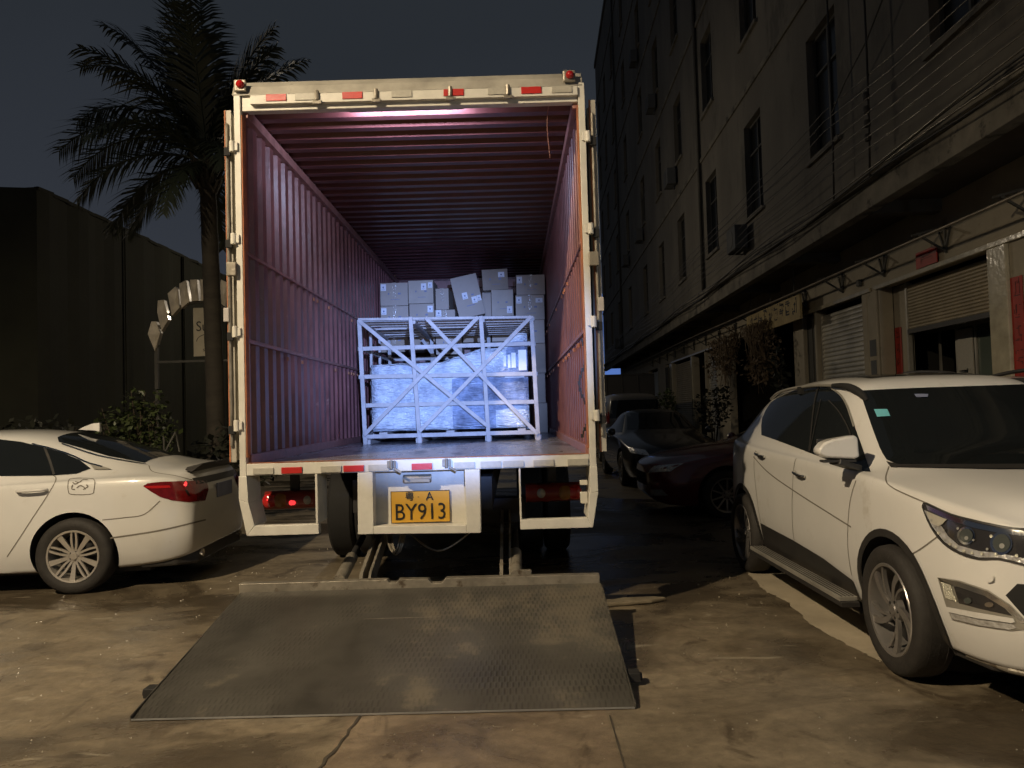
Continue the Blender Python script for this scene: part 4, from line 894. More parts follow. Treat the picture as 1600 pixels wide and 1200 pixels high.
def sedan():
    t = thing('sedan_car', 'pearl white sedan seen from its rear side at the left', 'car', (-5.35, 7.64, 0), math.pi+R(2.2))
    mw = Matrix.Translation((-5.35, 7.64, 0)) @ Matrix.Rotation(math.pi+R(2.2), 4, 'Z')
    body, bv = car_body('body', SED, ['pearl', 'black'], t, [(1.41, .80), (-1.42, .80)], .332, archR=.378)
    m = MB(); z3 = lambda x, y: (x/4, 640+y/4)
    for pts in ([z3(335, 412), z3(341, 462), z3(190, 700), z3(45, 920)], [z3(640, 690), z3(780, 675), z3(900, 655), z3(1000, 570)], [z3(930, 350), z3(960, 390), z3(1100, 415), z3(1200, 440)]):
        line_on(m, bv, pts, 'C', .008, mw=mw)
    line_on(m, bv, [z3(690, 803), z3(1000, 755), z3(1285, 688)], 'C', .014, mw=mw)
    fc = [z3(*p) for p in ((425, 475), (432, 440), (460, 430), (560, 430), (592, 445), (588, 500), (570, 528), (450, 530), (428, 510), (425, 475))]
    line_on(m, bv, fc, 'C', .007, mw=mw, n=4, mirror=False)
    m.build('panel_gap', 'seam', body)
    m = MB()   # hand-drawn rabbit-like doodle strokes near the filler cap, as curved marks
    for pts in ([(455, 470), (450, 495), (470, 500)], [(470, 450), (495, 455), (520, 440), (550, 440)], [(480, 490), (505, 475), (530, 490), (520, 500)], [(540, 470), (550, 480), (530, 495)], [(455, 455), (470, 465), (490, 460)]):
        line_on(m, bv, [z3(*p) for p in pts], 'C', .009, .004, mw=mw, mirror=False, n=5)
    m.build('sticker_mark', 'seam', body)
    wn = [z3(*p) for p in ((-600, 150), (-300, 165), (0, 188), (130, 203), (270, 237), (400, 275), (500, 318), (568, 370), (480, 402), (330, 414), (0, 417), (-600, 425))]
    decal('side_window', 'glass', t, bv, wn, 'C', .005, 9, mirror=True, mw=mw)
    for sgn in (1, -1):
        m = MB(); line_on(m, bv, [z3(*p) for p in ((200, 218), (330, 250), (450, 290), (540, 332), (640, 362))], 'C', .015, .012, mw=mw, mirror=False)
        cp = [z3(*p) for p in ((560, 340), (620, 352), (700, 377), (640, 380), (590, 378))]
        if sgn < 0: m.v = [(a, -b2, c_) for a, b2, c_ in m.v]
        tr = m.build('window_trim', 'chrome', t)
        r_ = decal('trim_corner', 'alu', tr, bv, cp, 'C', .010, 5, mirror=False, mw=mw)[0]
        m = MB(); line_on(m, bv, [z3(280, 240), z3(312, 320), z3(340, 410)], 'C', .02, .009, mw=mw, mirror=False)
        if sgn < 0:
            for v in r_.data.vertices: v.co.y *= -1
            m.v = [(a, -b2, c_) for a, b2, c_ in m.v]
        m.build('window_pillar', 'trim', t)
    decal('rear_window', 'glass', t, bv, [(-1.87, -.50), (-1.87, .50), (-1.55, .535), (-1.08, .49), (-1.02, .40), (-1.0, 0), (-1.02, -.40), (-1.08, -.49), (-1.55, -.535)], 'T', .005, .06, mirror=False)
    decal('windscreen', 'glass', t, bv, [(1.0, -.66), (1.0, .66), (.2, .55), (.2, -.55)], 'T', .005, .07, mirror=False)
    part('window_frame', 'chrome', t, lambda m: [line_on(m, bv, [(-1.12, -.515), (-1.5, -.565), (-1.90, -.54)], 'T', .016, .010, mirror=True)])
    tl = [z3(*p) for p in ((895, 478), (925, 460), (1000, 452), (1150, 448), (1290, 444), (1300, 500), (1280, 568), (1180, 578), (1080, 568), (1000, 545), (940, 510))]
    L_ = decal('tail_light', 'tailred', t, bv, tl, 'C', .006, 7, mirror=True, mw=mw)
    decal('lamp_bar', 'redlens', L_[0], bv, [z3(*p) for p in ((905, 478), (1060, 474), (1065, 488), (950, 494), (912, 488))], 'C', .010, 4, mirror=False, mw=mw)
    decal('lamp_glint', 'litred', L_[0], bv, [(289+2.2*math.cos(a), 757+3.5*math.sin(a)) for a in [k*.6 for k in range(10)]], 'C', .012, 2, mirror=False, mw=mw)  # glint painted as a small glowing dot, no lit bulb here
    decal('lamp_chrome', 'chrome', L_[0], bv, [z3(*p) for p in ((1150, 500), (1165, 500), (1180, 535), (1168, 535))], 'C', .012, 3, mirror=False, mw=mw)
    part('boot_spoiler', 'trim', t, lambda m: m.prism([(-2.30, 1.068), (-2.44, 1.100), (-2.44, 1.088), (-2.34, 1.02), (-2.28, 1.04)], 'y', -.60, .60), bevel=.003)
    decal('boot_garnish', 'trim', t, bv, [(-.60, .90), (.60, .90), (.60, .96), (-.60, .96)], 'B', .006, .06, mirror=False)
    lp = part('license_plate', 'labelink', t, lambda m: m.box(-2.445, -2.435, -.22, .22, .74, .88), bevel=.003)
    part('rear_diffuser', 'trim', t, lambda m: (m.prism([(-1.95, -.80), (-1.95, .80), (-2.25, .74), (-2.40, .60), (-2.40, -.60), (-2.25, -.74)], 'z', .19, .33)), bevel=.02)
    for y in (-.55, .55): part('exhaust', 'chrome', t, lambda m: m.tube([(-2.2, y, .27), (-2.42, y, .27)], .035, 12), auto=40)
    fin = MB()
    fin.add([(-1.03, 0, 1.44), (-1.18, .028, 1.43), (-1.22, .022, 1.42), (-1.22, -.022, 1.42), (-1.18, -.028, 1.43), (-1.15, .012, 1.485), (-1.215, .012, 1.49), (-1.215, -.012, 1.49), (-1.15, -.012, 1.485), (-1.08, 0, 1.462)],
            [(0, 1, 5, 9), (1, 2, 6, 5), (2, 3, 7, 6), (3, 4, 8, 7), (4, 0, 9, 8), (5, 6, 7, 8), (5, 8, 9)])
    fin.v = [((x+1.03)*1.2-1.0, y*1.2, (z-1.44)*1.25+1.437) for x, y, z in fin.v]
    fo = fin.build('roof_antenna', 'pearl', t, smooth=False, bevel=.006)
    for sg in (1, -1):
        for x in (-1.07, .05): part('door_handle', 'pearl', t, lambda m: m.tube(cr_spline([(x-.13, sg*.905, .925), (x-.09, sg*.94, .925), (x+.09, sg*.94, .92), (x+.13, sg*.905, .92)], 4), .013, 8), smooth=True)
        for wx in (1.41, -1.42): wheel(t, wx, sg*.80, sg, .332, .225, .225, 'double', 'alloylight')
    part('floor_pan', 'chassis', t, lambda m: m.box(-2.0, 2.0, -.7, .7, .15, .20))
sedan()
def simple_car(name, keys, paint, label, loc, rz, wheels, Rw, wins, front, rear, style='multi', group=None, rim='alloy', extra=None):
    t = thing(name, label, 'car', loc, rz)
    body, bv = car_body('body', keys, [paint, 'black'], t, [(wheels[0], .78), (wheels[1], .78)], Rw)
    decal('side_window', 'glass', t, bv, wins[0], 'Y', .004, .06)
    decal('windscreen', 'glass', t, bv, wins[1], 'F', .004, .07, mirror=False); decal('rear_window', 'glass', t, bv, wins[2], 'B', .004, .07, mirror=False)
    for h in front: decal('headlight', 'lampchrome', t, bv, h, 'F', .005, .04)
    for h in rear: decal('tail_light', 'tailred', t, bv, h, 'B', .005, .04)
    m = MB()
    for pts in ([(.9, .95), (.82, .7), (.82, .32)], [(-.1, .95), (-.12, .6), (-.12, .3)]): line_on(m, bv, pts, 'Y')
    m.build('panel_gap', 'seam', body)
    decal('grille', 'black', t, bv, [(-.42, .45), (.42, .45), (.38, .62), (-.38, .62)], 'F', .004, .06, mirror=False)
    part('license_plate', 'labelink', t, lambda m: m.box(keys[-1][0]-.012, keys[-1][0]+.01, -.22, .22, .72, .86))
    for sg in (1, -1):
        part('door_mirror', paint, t, lambda m: m.lathe([(0, -.07), (.05, -.05), (.075, 0), (.06, .07), (0, .09)], (.80, sg*.98, 1.02), 12), smooth=True)
        for x in (-.02, -.95): part('door_handle', 'chrome', t, lambda m: m.tube([(x-.09, sg*.925, .9), (x+.09, sg*.925, .9)], .010, 6))
        for wx in wheels: wheel(t, wx, sg*.79, sg, Rw, .2, Rw-.105, style, rim)
    if extra: extra(t, bv)
    part('floor_pan', 'chassis', t, lambda m: m.box(-1.9, 1.9, -.68, .68, .16, .22))
    return t
sw = [(-1.55, 1.06), (-1.25, 1.24), (-.8, 1.34), (-.2, 1.375), (.1, 1.34), (.82, 1.0), (0, .99), (-1.2, 1.02)]
fwn = [(-.66, 1.06), (.66, 1.06), (.54, 1.38), (-.54, 1.38)]; bwn = [(-.56, 1.14), (.56, 1.14), (.48, 1.36), (-.48, 1.36)]
hlp = [(.50, .62), (.80, .66), (.82, .76), (.56, .72)]; tlp = [(.45, .80), (.80, .80), (.80, .92), (.45, .92)]
simple_car('sedan_car', SED, 'darkred', 'dark red car parked across the lane, its nose beside the crossover', (4.22, 11.1, -.03), math.pi, (1.41, -1.42), .33, (sw, fwn, bwn), [hlp, [(.55, .32), (.78, .34), (.76, .42), (.55, .40)]], [tlp], 'multi')
simple_car('sedan_car', SED, 'darkgrey', 'dark grey car in the lane between the van and the dark red car', (2.95, 16.3, 0), -math.pi/2, (1.41, -1.42), .33, (sw, fwn, bwn), [hlp], [tlp], 'multi')
VAN = [(2.30, .35, .5, .55, .6, .75, .55, .5, .86, .45, .88), (2.2, .25, .72, .55, .82, .85, .76, .70, .98, .55, 1.0), (1.95, .22, .8, .6, .88, .98, .84, .78, 1.12, .62, 1.14), (1.5, .22, .82, .6, .9, 1.05, .87, .82, 1.28, .70, 1.30),
       (.85, .22, .82, .6, .9, 1.08, .87, .83, 1.78, .66, 1.83), (.4, .22, .82, .6, .9, 1.09, .87, .83, 1.84, .68, 1.90), (-1.0, .22, .82, .6, .9, 1.1, .87, .83, 1.86, .68, 1.92), (-1.9, .22, .82, .6, .9, 1.1, .87, .82, 1.84, .68, 1.90),
       (-2.22, .24, .8, .6, .88, 1.1, .85, .8, 1.76, .66, 1.80), (-2.34, .26, .76, .6, .85, 1.05, .82, .76, 1.30, .66, 1.32), (-2.38, .3, .7, .6, .8, .9, .74, .7, 1.0, .6, 1.02)]
simple_car('minivan', VAN, 'vanpaint', 'silver minivan far down the lane with dark tailgate glass', (3.30, 23.0, 0), math.pi/2, (1.4, -1.3), .32,
           ([(-1.95, 1.2), (-1.9, 1.66), (.5, 1.7), (1.35, 1.22)], [(-.66, 1.30), (.66, 1.30), (.58, 1.74), (-.58, 1.74)], [(-.70, 1.22), (.70, 1.22), (.62, 1.70), (-.62, 1.70)]), [[(.5, .7), (.75, .74), (.72, .9), (.5, .86)]], [[(.70, 1.08), (.80, 1.08), (.78, 1.42), (.70, 1.42)]], 'multi')
# second white crossover parked behind, only its roof shows
K2 = [(k[0],)+tuple(k[1:]) for k in SED]
SUV2 = [(2.3, .4, .5, .6, .6, .85, .55, .5, .93, .45, .95), (2.15, .26, .72, .6, .82, .95, .78, .7, 1.02, .55, 1.04), (1.6, .25, .83, .6, .92, 1.04, .89, .8, 1.1, .62, 1.13), (1.0, .25, .84, .6, .92, 1.08, .9, .83, 1.17, .7, 1.2),
        (.4, .25, .84, .6, .92, 1.1, .9, .84, 1.62, .63, 1.68), (-.3, .25, .84, .6, .92, 1.11, .9, .84, 1.68, .63, 1.74), (-1.2, .25, .84, .6, .92, 1.13, .9, .83, 1.65, .61, 1.71), (-1.9, .26, .8, .6, .9, 1.15, .86, .78, 1.52, .57, 1.6), (-2.2, .3, .7, .6, .8, 1.1, .76, .68, 1.22, .55, 1.25), (-2.32, .4, .5, .6, .6, .85, .55, .5, .95, .45, .97)]
def rails(t, bv):
    for sg in (1, -1): part('roof_rail', 'trim', t, lambda m: m.tube(cr_spline([(.40, sg*.64, 1.63), (.25, sg*.65, 1.74), (-.5, sg*.66, 1.79), (-1.2, sg*.63, 1.74), (-1.5, sg*.6, 1.66)], 6), .022, 8), smooth=True)
simple_car('crossover_car', SUV2, 'white', 'second white crossover behind the first, only its roof and dark rail showing', (5.05, 7.9, 0), -math.pi/2, (1.4, -1.35), .35,
           ([(-1.5, 1.22), (-1.3, 1.5), (-.3, 1.6), (.3, 1.58), (.95, 1.14)], [(-.68, 1.25), (.68, 1.25), (.58, 1.62), (-.58, 1.62)], [(-.6, 1.26), (.6, 1.26), (.5, 1.52), (-.5, 1.52)]), [hlp], [tlp], 'multi', extra=rails)
def lorry():
    t = thing('box_lorry', 'dark box lorry blocking the far end of the lane', 'lorry', (4.0, 28.0, 0))
    part('cargo_box', 'lorry', t, lambda m: (m.box(-1.15, 1.2, 0, 5, .95, 2.72), [m.box(-1.15+.02, 1.18, -.02, 0, z, z+.03) for z in (1.0, 2.66)], [m.box(x-.015, x+.015, -.03, 0, .98, 2.7) for x in (-.55, .02, .6)]), bevel=.02)
    part('chassis', 'chassis', t, lambda m: (m.box(-.5, .5, .1, 6.5, .6, .94), m.box(-1.1, 1.1, .1, .2, .5, .65)))
    part('cab', 'lorry', t, lambda m: m.prism([(5.1, .6), (6.8, .6), (6.8, 1.4), (6.4, 2.3), (5.1, 2.3)], 'x', -1.0, 1.0), bevel=.05)
    for x in (-.95, .95):
        for y in (1.2, 5.9): part('wheel', 'tyre', t, lambda m: m.lathe([(0, -.12), (.38, -.12), (.42, -.08), (.42, .08), (.38, .12), (0, .12)], (x, y, .42), 28, 'x'), auto=40)
    part('tail_lamp', 'redlens', t, lambda m: [m.box(x-.12, x+.12, .06, .1, .7, .78) for x in (-.9, .9)])
lorry()
# ------------------------------------------------------------------ the factory building on the right (local frame: +y down the street)
BR = thing('factory_building', 'long grey concrete factory block with shops under its overhang', 'building', (0, 0, 0), -.038)
def bpart(name, mats, fn, parent=None, **k): return part(name, mats, parent or BR, fn, **k)
YB0, YB1, ZR = -4., 60., 28.3
cols = [4.3, 9.0, 13.3, 17.6, 21.9, 26.6, 31.0, 35.8, 42.0, 47.7, 53.0, 57.8]
rows = [(5.85+4.15*k, 8.05+4.15*k) for k in range(5)]
def upper():
    m = MB(); X0 = 5.0; ys = sorted(set([YB0, YB1]+[c-.68 for c in cols]+[c+.68 for c in cols])); zs = sorted(set([4.9, ZR]+[z for r in rows for z in r]))
    holes = [(c-.68, c+.68, a, b) for c in cols for a, b in rows]
    for i in range(len(ys)-1):
        for j in range(len(zs)-1):
            cy, cz = (ys[i]+ys[i+1])/2, (zs[j]+zs[j+1])/2
            if any(a < cy < b and c < cz < d for a, b, c, d in holes): continue
            m.add([(X0, ys[i], zs[j]), (X0, ys[i+1], zs[j]), (X0, ys[i+1], zs[j+1]), (X0, ys[i], zs[j+1])], [(0, 1, 2, 3)])
    for a, b, c, d in holes:
        x1 = X0+.20
        m.add([(X0, a, c), (X0, b, c), (X0, b, d), (X0, a, d), (x1, a, c), (x1, b, c), (x1, b, d), (x1, a, d)], [(0, 1, 5, 4), (1, 2, 6, 5), (2, 3, 7, 6), (3, 0, 4, 7)])
    m.box(5.3, 16, YB0, YB1-.01, 4.9, ZR-.02); m.add([(5, YB1, 4.9), (16, YB1, 4.9), (16, YB1, ZR), (5, YB1, ZR), (5, YB0, 4.9), (16, YB0, 4.9), (16, YB0, ZR), (5, YB0, ZR)], [(0, 1, 2, 3), (4, 7, 6, 5), (3, 2, 6, 7)])
    m.build('wall', 'plaster', BR)
    for z in (8.75, 12.9, 17.05, 21.2, 25.35): bpart('floor_band', 'plasterdk', lambda m: m.box(4.955, 4.998, YB0, YB1, z, z+.13), bevel=.01)
    bpart('parapet', 'plaster', lambda m: m.box(4.9, 5.3, YB0, YB1, ZR, ZR+.35), bevel=.02)
    # windows
    rnd = random.Random(11)
    def wmesh(kind):
        f = MB(); x = 5.15
        for a, b, c, d in ((-.68, .68, 0, .05), (-.68, .68, 2.15, 2.2), (-.68, -.63, .05, 2.15), (.63, .68, .05, 2.15), (-.025, .025, .05, 2.15), (-.63, .63, 1.5, 1.54)): f.box(x-.025, x+.025, a, b, c, d)
        if kind == 1:
            for k in range(9): f.box(x-.12, x-.105, -.6+.15*k-.006, -.6+.15*k+.006, .0, 1.3)
            f.box(x-.12, x-.10, -.64, .64, 1.3, 1.32); f.box(x-.12, x-.10, -.64, .64, .0, .02)
        p = MB(); p.add([(x+.01, -.63, .05), (x+.01, .63, .05), (x+.01, .63, 2.15), (x+.01, -.63, 2.15)], [(0, 1, 2, 3)])
        if kind == 2: p.m = 1; p.box(x+.0, x+.008, -.6, -.1, .3, 2.1)
        return f, p
    protos = []
    for kind in (0, 1, 2):
        f, p = wmesh(kind); fo = f.build('window', 'winframe', BR); po = p.build('pane', ['winglass', 'shedlight'], fo); so = part('sill', 'plasterdk', fo, lambda m: m.box(4.93, 4.998, -.76, .76, -.09, -.005)); protos.append([fo, po, False, so])
    for i, c in enumerate(cols):
        for j, (z0, z1) in enumerate(rows):
            pr = protos[rnd.choice((0, 0, 1, 2))]
            if not pr[2]: pr[2] = True; fo = pr[0]
            else:
                fo = pr[0].copy(); COL.objects.link(fo); fo.parent = BR; 
                for q_ in (pr[1], pr[3]): po = q_.copy(); COL.objects.link(po); po.parent = fo
            fo.location = (0, c, z0)
    for pr in protos:
        if not pr[2]: bpy.data.objects.remove(pr[3]); bpy.data.objects.remove(pr[1]); bpy.data.objects.remove(pr[0])
    # ledge above the shops
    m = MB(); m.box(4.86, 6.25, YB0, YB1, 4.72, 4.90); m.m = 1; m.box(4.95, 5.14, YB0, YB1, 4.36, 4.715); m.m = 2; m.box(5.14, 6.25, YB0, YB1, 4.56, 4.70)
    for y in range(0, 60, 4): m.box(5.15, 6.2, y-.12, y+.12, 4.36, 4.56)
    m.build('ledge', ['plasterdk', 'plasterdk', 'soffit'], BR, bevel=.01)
    # downpipes
    for y, z in ((23.05, 28), (46, 28)): bpart('downpipe', 'winframe', lambda m: m.tube([(4.93, y, 4.92), (4.93, y, z)], .055, 10), smooth=True)
upper()
def shops():
    X = 6.2
    # beam over the openings, piers between
    op = [(6.0, 9.7), (10.7, 14.2), (14.9, 17.45), (17.55, 18.3), (19.0, 25.6), (27.35, 29.15), (29.3, 31.45), (32.0, 36.2), (37.2, 38.2), (41, 44.5), (46, 49.5), (51, 54.5), (56, 59)]
    m = MB(); m.box(X, X+.25, YB0, YB1-.02, 3.55, 4.555)
    y = YB0
    for a, b in op: m.box(X, X+.25, y, a, 0, 3.549); y = b
    m.box(X, X+.25, y, YB1-.02, 0, 3.549)
    m.build('shop_wall', 'shopwall', BR, bevel=.008)
    for a, b in ((9.8, 14.3), (14.5, 18.4), (26, 36.5)): bpart('lintel_trim', 'tile', lambda m: m.box(X-.05, X-.002, a, b, 3.52, 3.60), bevel=.01)
    for a, b in ((10.28, 10.70), (31.5, 31.7), (36.3, 36.9)): bpart('tiled_pier', 'tile', lambda m: m.box(X-.06, X-.002, a, b, 0, 3.515), bevel=.012)
    for a, b in ((14.24, 14.62), (14.64, 14.86)): bpart('tiled_pier', 'shopwall', lambda m: m.box(X-.04, X-.002, a, b, 0, 3.512), bevel=.012)
    bpart('back_wall', 'darkopen', lambda m: (m.box(8.6, 8.65, YB0, YB1-.05, 0, 4.5), [m.box(X+.25, 8.6, y-.05, y+.05, 0, 4.5) for y in (10.3, 14.4, 18.6, 26.5, 31.7, 39, 50)]))
    def shutter(y0, y1, z0, z1, x, mt, slat):
        def f(m):
            n = int((z1-z0)/slat); vs = []; k_ = 0
            prof = []
            for i in range(n):
                for fr, d in ((0, 0), (.12, .012), (.35, .022), (.65, .022), (.88, .012), (1, 0)): prof.append((z0+(i+fr)*slat, d))
            for z, d in prof: vs += [(x-d, y0, z), (x-d, y1, z)]
            m.add(vs, [(2*i, 2*i+1, 2*i+3, 2*i+2) for i in range(len(prof)-1)])
        o = bpart('roller_shutter', mt, f)
        part('shutter_guide', 'alu', o, lambda m: (m.box(x-.04, x+.03, y0-.06, y0-.002, 0, z1), m.box(x-.04, x+.03, y1+.002, y1+.06, 0, z1)))
        part('bottom_rail', 'trim', o, lambda m: m.box(x-.05, x+.02, y0, y1, z0-.08, z0-.002))
    shutter(11.06, 13.62, 2.72, 3.54, 6.46, 'shutterbeige', .055)
    shutter(14.95, 17.40, .09, 3.46, 6.34, 'shutter', .095)
    shutter(27.4, 29.1, .09, 3.42, 6.34, 'shutter', .095)
    shutter(32.1, 36.1, .09, 3.42, 6.34, 'shutterbeige', .09)
    shutter(41.1, 44.4, .09, 3.42, 6.34, 'shutter', .09)
    bpart('recess_wall', 'shopwall', lambda m: m.box(6.46, 6.56, 13.70, 14.2, 0, 3.54)); bpart('recess_wall', 'shopwall', lambda m: m.box(6.455, 6.6, 10.7, 11.0, 0, 3.54))
    o = bpart('glass_partition', 'officeglass', lambda m: m.box(6.95, 6.97, 10.4, 13.0, 0, 3.0))
    part('partition_frame', 'alu', o, lambda m: [m.box(6.92, 6.945, a, b, c, d) for a, b, c, d in ((10.4, 14.2, 2.66, 2.74), (13.0, 13.06, 0, 2.66), (12.45, 12.5, 0, 2.66), (13.55, 13.6, 0, 2.66))])
    o = bpart('office_door', 'refwhite', lambda m: m.box(6.9, 6.918, 12.52, 12.98, 0, 2.62)); part('handle', 'chrome', o, lambda m: (m.box(6.85, 6.899, 12.58, 12.62, 1.9, 1.97), m.box(6.84, 6.86, 12.58, 12.85, 1.93, 1.95)))
    bpart('steel_door', 'winframe', lambda m: (m.box(6.30, 6.34, 17.56, 18.29, 0, 3.5), [m.box(6.28, 6.30, a, a+.03, .1, 3.4) for a in (17.6, 17.92, 18.24)]))
    bpart('window_grille', 'winframe', lambda m: ([m.box(6.14, 6.16, 37.3+k*.12, 37.33+k*.12, 2.2, 3.4) for k in range(8)], m.box(6.13, 6.17, 37.2, 38.2, 2.2, 2.24), m.box(6.13, 6.17, 37.2, 38.2, 3.36, 3.4), [m.box(6.14, 6.16, 32.3+k*.25, 32.34+k*.25, 3.62, 4.1) for k in range(14)]))
    # long pipe on triangular brackets
    bpart('awning_pipe', 'pipe', lambda m: m.tube([(5.70, y, 3.80+.009*min(y, 30)+(0.004*math.sin(y))) for y in [4+1.2*k for k in range(40)]], .022, 7), smooth=True)
    for y in [5.4, 7.6, 9.7, 11.8, 13.9, 15.8, 18, 20, 22.2, 24.4, 26.6, 28.8, 31, 33.2, 35.4, 37.6, 40, 42.5]:
        bpart('pipe_bracket', 'winframe', lambda m: (m.bar((6.19, y, 4.10), (5.68, y, 3.98), .03, .03), m.bar((6.19, y, 3.72), (5.78, y, 3.99), .03, .03), m.bar((6.185, y, 3.70), (6.185, y, 4.14), .04, .03), m.bar((6.17, y-.16, 4.05), (6.17, y, 3.74), .03, .03), m.bar((6.17, y+.16, 4.05), (6.17, y, 3.74), .03, .03)))
    bpart('alarm_box', 'winframe', lambda m: m.box(6.12, 6.19, 14.86, 14.99, 3.70, 3.82), bevel=.01)
    bpart('notice', 'shedlight', lambda m: m.box(6.15, 6.158, 14.30, 14.56, 2.32, 2.62)); bpart('notice', 'shedlight', lambda m: m.box(6.15, 6.158, 14.32, 14.54, 1.98, 2.24))
shops()
def on_building(name, label, cat, group=None): 
    o = thing(name, label, cat, (0, 0, 0), -.038, group); return o
def strokes(m, y0, y1, z0, z1, x, rnd, n=9, w=.012):
    for k in range(n):
        if rnd.random() < .55: z = rnd.uniform(z0, z1); a, b = sorted((rnd.uniform(y0, y1), rnd.uniform(y0, y1))); m.box(x-.002, x, a, max(b, a+.03), z, z+w)
        else: y = rnd.uniform(y0, y1); a, b = sorted((rnd.uniform(z0, z1), rnd.uniform(z0, z1))); m.box(x-.002, x, y, y+w, a, max(b, a+.04))
def papers():
    rnd = random.Random(4)
    for lab, (y0, y1, z0, z1, x) in (('red paper couplet at the frame edge beside the tiled pier', (10.02, 10.27, 1.25, 3.05, 6.19)), ('faded red couplet left of the half raised beige shutter', (13.93, 14.17, 1.3, 2.80, 6.45))):
        o = on_building('couplet_banner', lab, 'banner', 'red couplets pasted beside the shop doors')
        part('paper', 'redpaper', o, lambda m: m.box(x-.006, x-.001, y0, y1, z0, z1))
        m = MB(); h = (z1-z0)/6
        for k in range(6): strokes(m, y0+.05, y1-.05, z0+h*k+.05, z0+h*(k+1)-.05, x-.0065, rnd, 8, .010)
        m.build('characters', 'redink', o)
    o = on_building('shop_plaque', 'small red plaque on the beam above the half raised shutter', 'sign')
    part('board', 'redpaper', o, lambda m: m.box(6.13, 6.145, 11.98, 12.63, 3.60, 3.86)); 
    m = MB(); strokes(m, 12.1, 12.5, 3.65, 3.81, 6.129, rnd, 12, .008); m.build('characters', 'redink', o)
    o = on_building('shop_sign', 'yellowed sign board with dark characters over the plant filled shop front', 'sign')
    part('board', 'signboard', o, lambda m: m.box(5.78, 5.83, 17.2, 21.6, 3.36, 3.92))
    m = MB()
    for k in range(9): strokes(m, 17.4+.45*k, 17.75+.45*k, 3.50, 3.88, 5.779, rnd, 9, .035)
    m.build('characters', 'ink', o)
    part('hanger', 'winframe', o, lambda m: [m.bar((5.80, y, 3.9), (5.80, y, 4.55), .02, .02) for y in (17.6, 19.4, 21.2)])
papers()
def cables():
    rnd = random.Random(8); L = 'thin sagging service wire strung along the front of the factory block'
    for i in range(7):
        x = 4.62+.03*i; z = 5.05+.19*i; pts = []
        st = [-2, 12.2+.1*i, 16.9, 21.2, 24.7, 36.5, 45, 59]
        for a, b in zip(st[:-1], st[1:]):
            for k in range(6): t = k/6; pts.append((x, a+(b-a)*t, z+(.10 if (a > 10 and i > 3) else 0) - .10*(b-a)/8*4*t*(1-t)*rnd.uniform(.9, 1.1) - (0.004*max(0, a-20)*(i-1))))
        o = MB().tube(pts, .0075, 5).build('service_wire', 'wire', smooth=True); o.rotation_euler = (0, 0, -.038); tag(o, ('lowest', 'second lowest', 'third lowest', 'middle', 'third highest', 'second highest', 'highest')[i]+' of the thin sagging service wires along the factory front', 'cable', 'service wires along the factory front')
    for i in range(4):
        pts = []; 
        for k in range(70): y = -2+k*.9; pts.append((4.80-.02*i, y, 4.66+.05*i+.05*math.sin(y*.7+i)+rnd.uniform(-.012, .012)))
        o = MB().tube(pts, .013, 5).build('bundled_cable', 'wire' if i % 2 else 'cable', smooth=True); o.rotation_euler = (0, 0, -.038); tag(o, ('bottom', 'second', 'third', 'top')[i]+' cable of the drooping bundle tied along the ledge', 'cable', 'bundled cables along the ledge')
    for y, z1, lab in ((10.98, 12.0, 'vertical black cable nearest us dropping to the ledge bundle'), (12.33, 12.5, 'vertical black cable beside the second window column')):
        o = MB().tube([(4.78, y+(.06 if z < 6 else 0)*(6-z), z) for z in (4.7, 5.5, 6.5, 9, z1)], .016, 6).build('drop_cable', 'cable', smooth=True); o.rotation_euler = (0, 0, -.038); tag(o, lab, 'cable')
    o = MB().tube([(4.78, 10.98, 6.62), (4.75, 11.7, 6.35), (4.78, 12.33, 6.12)], .012, 6).build('link_cable', 'cable'); o.rotation_euler = (0, 0, -.038); tag(o, 'short slanting cable linking the two vertical drop cables', 'cable')
    o = MB().tube([(4.78, 10.98, 6.62), (4.80, 10.2, 7.1), (4.85, 9.6, 7.15)], .012, 6).build('link_cable', 'cable'); o.rotation_euler = (0, 0, -.038); tag(o, 'short cable rising from the nearer drop cable to the wall', 'cable')
    o = on_building('cable_insulator', 'row of dark insulators on the nearer vertical cable', 'insulator')
    part('insulator_disc', 'cable', o, lambda m: [m.lathe([(0, -.05), (.04, -.05), (.05, 0), (.04, .05), (0, .05)], (4.76, 11.02, z), 10, 'z') for z in (5.25, 5.45, 5.65, 5.85)])
    # air-conditioners
    for y, z, lab in ((27.2, 9.3, 'air conditioner box hung under a second floor window'), (41.8, 9.2, 'air conditioner box further along the second floor'), (18.4, 5.15, 'air conditioner box low by the third window column'), (47.6, 5.2, 'air conditioner box near the far end of the first floor'), (31.0, 13.5, 'air conditioner box under a third floor window'), (22.0, 13.45, 'air conditioner box on the third floor, nearest us'), (36.0, 9.25, 'air conditioner box on the second floor between two others'), (35.8, 17.6, 'air conditioner box on the fourth floor')):
        o = on_building('air_conditioner', lab, 'air conditioner', 'air conditioners on the factory wall')
        part('casing', 'shedlight', o, lambda m: m.box(4.62, 4.92, y-.4, y+.4, z, z+.55), bevel=.01); part('fan_grille', 'winframe', o, lambda m: m.lathe([(0, -.004), (.2, -.004), (.21, .004)], (4.615, y, z+.27), 18, 'x')); part('bracket', 'winframe', o, lambda m: (m.bar((4.62, y-.3, z-.02), (4.995, y-.3, z-.02), .03, .03), m.bar((4.62, y+.3, z-.02), (4.995, y+.3, z-.02), .03, .03)))
cables()
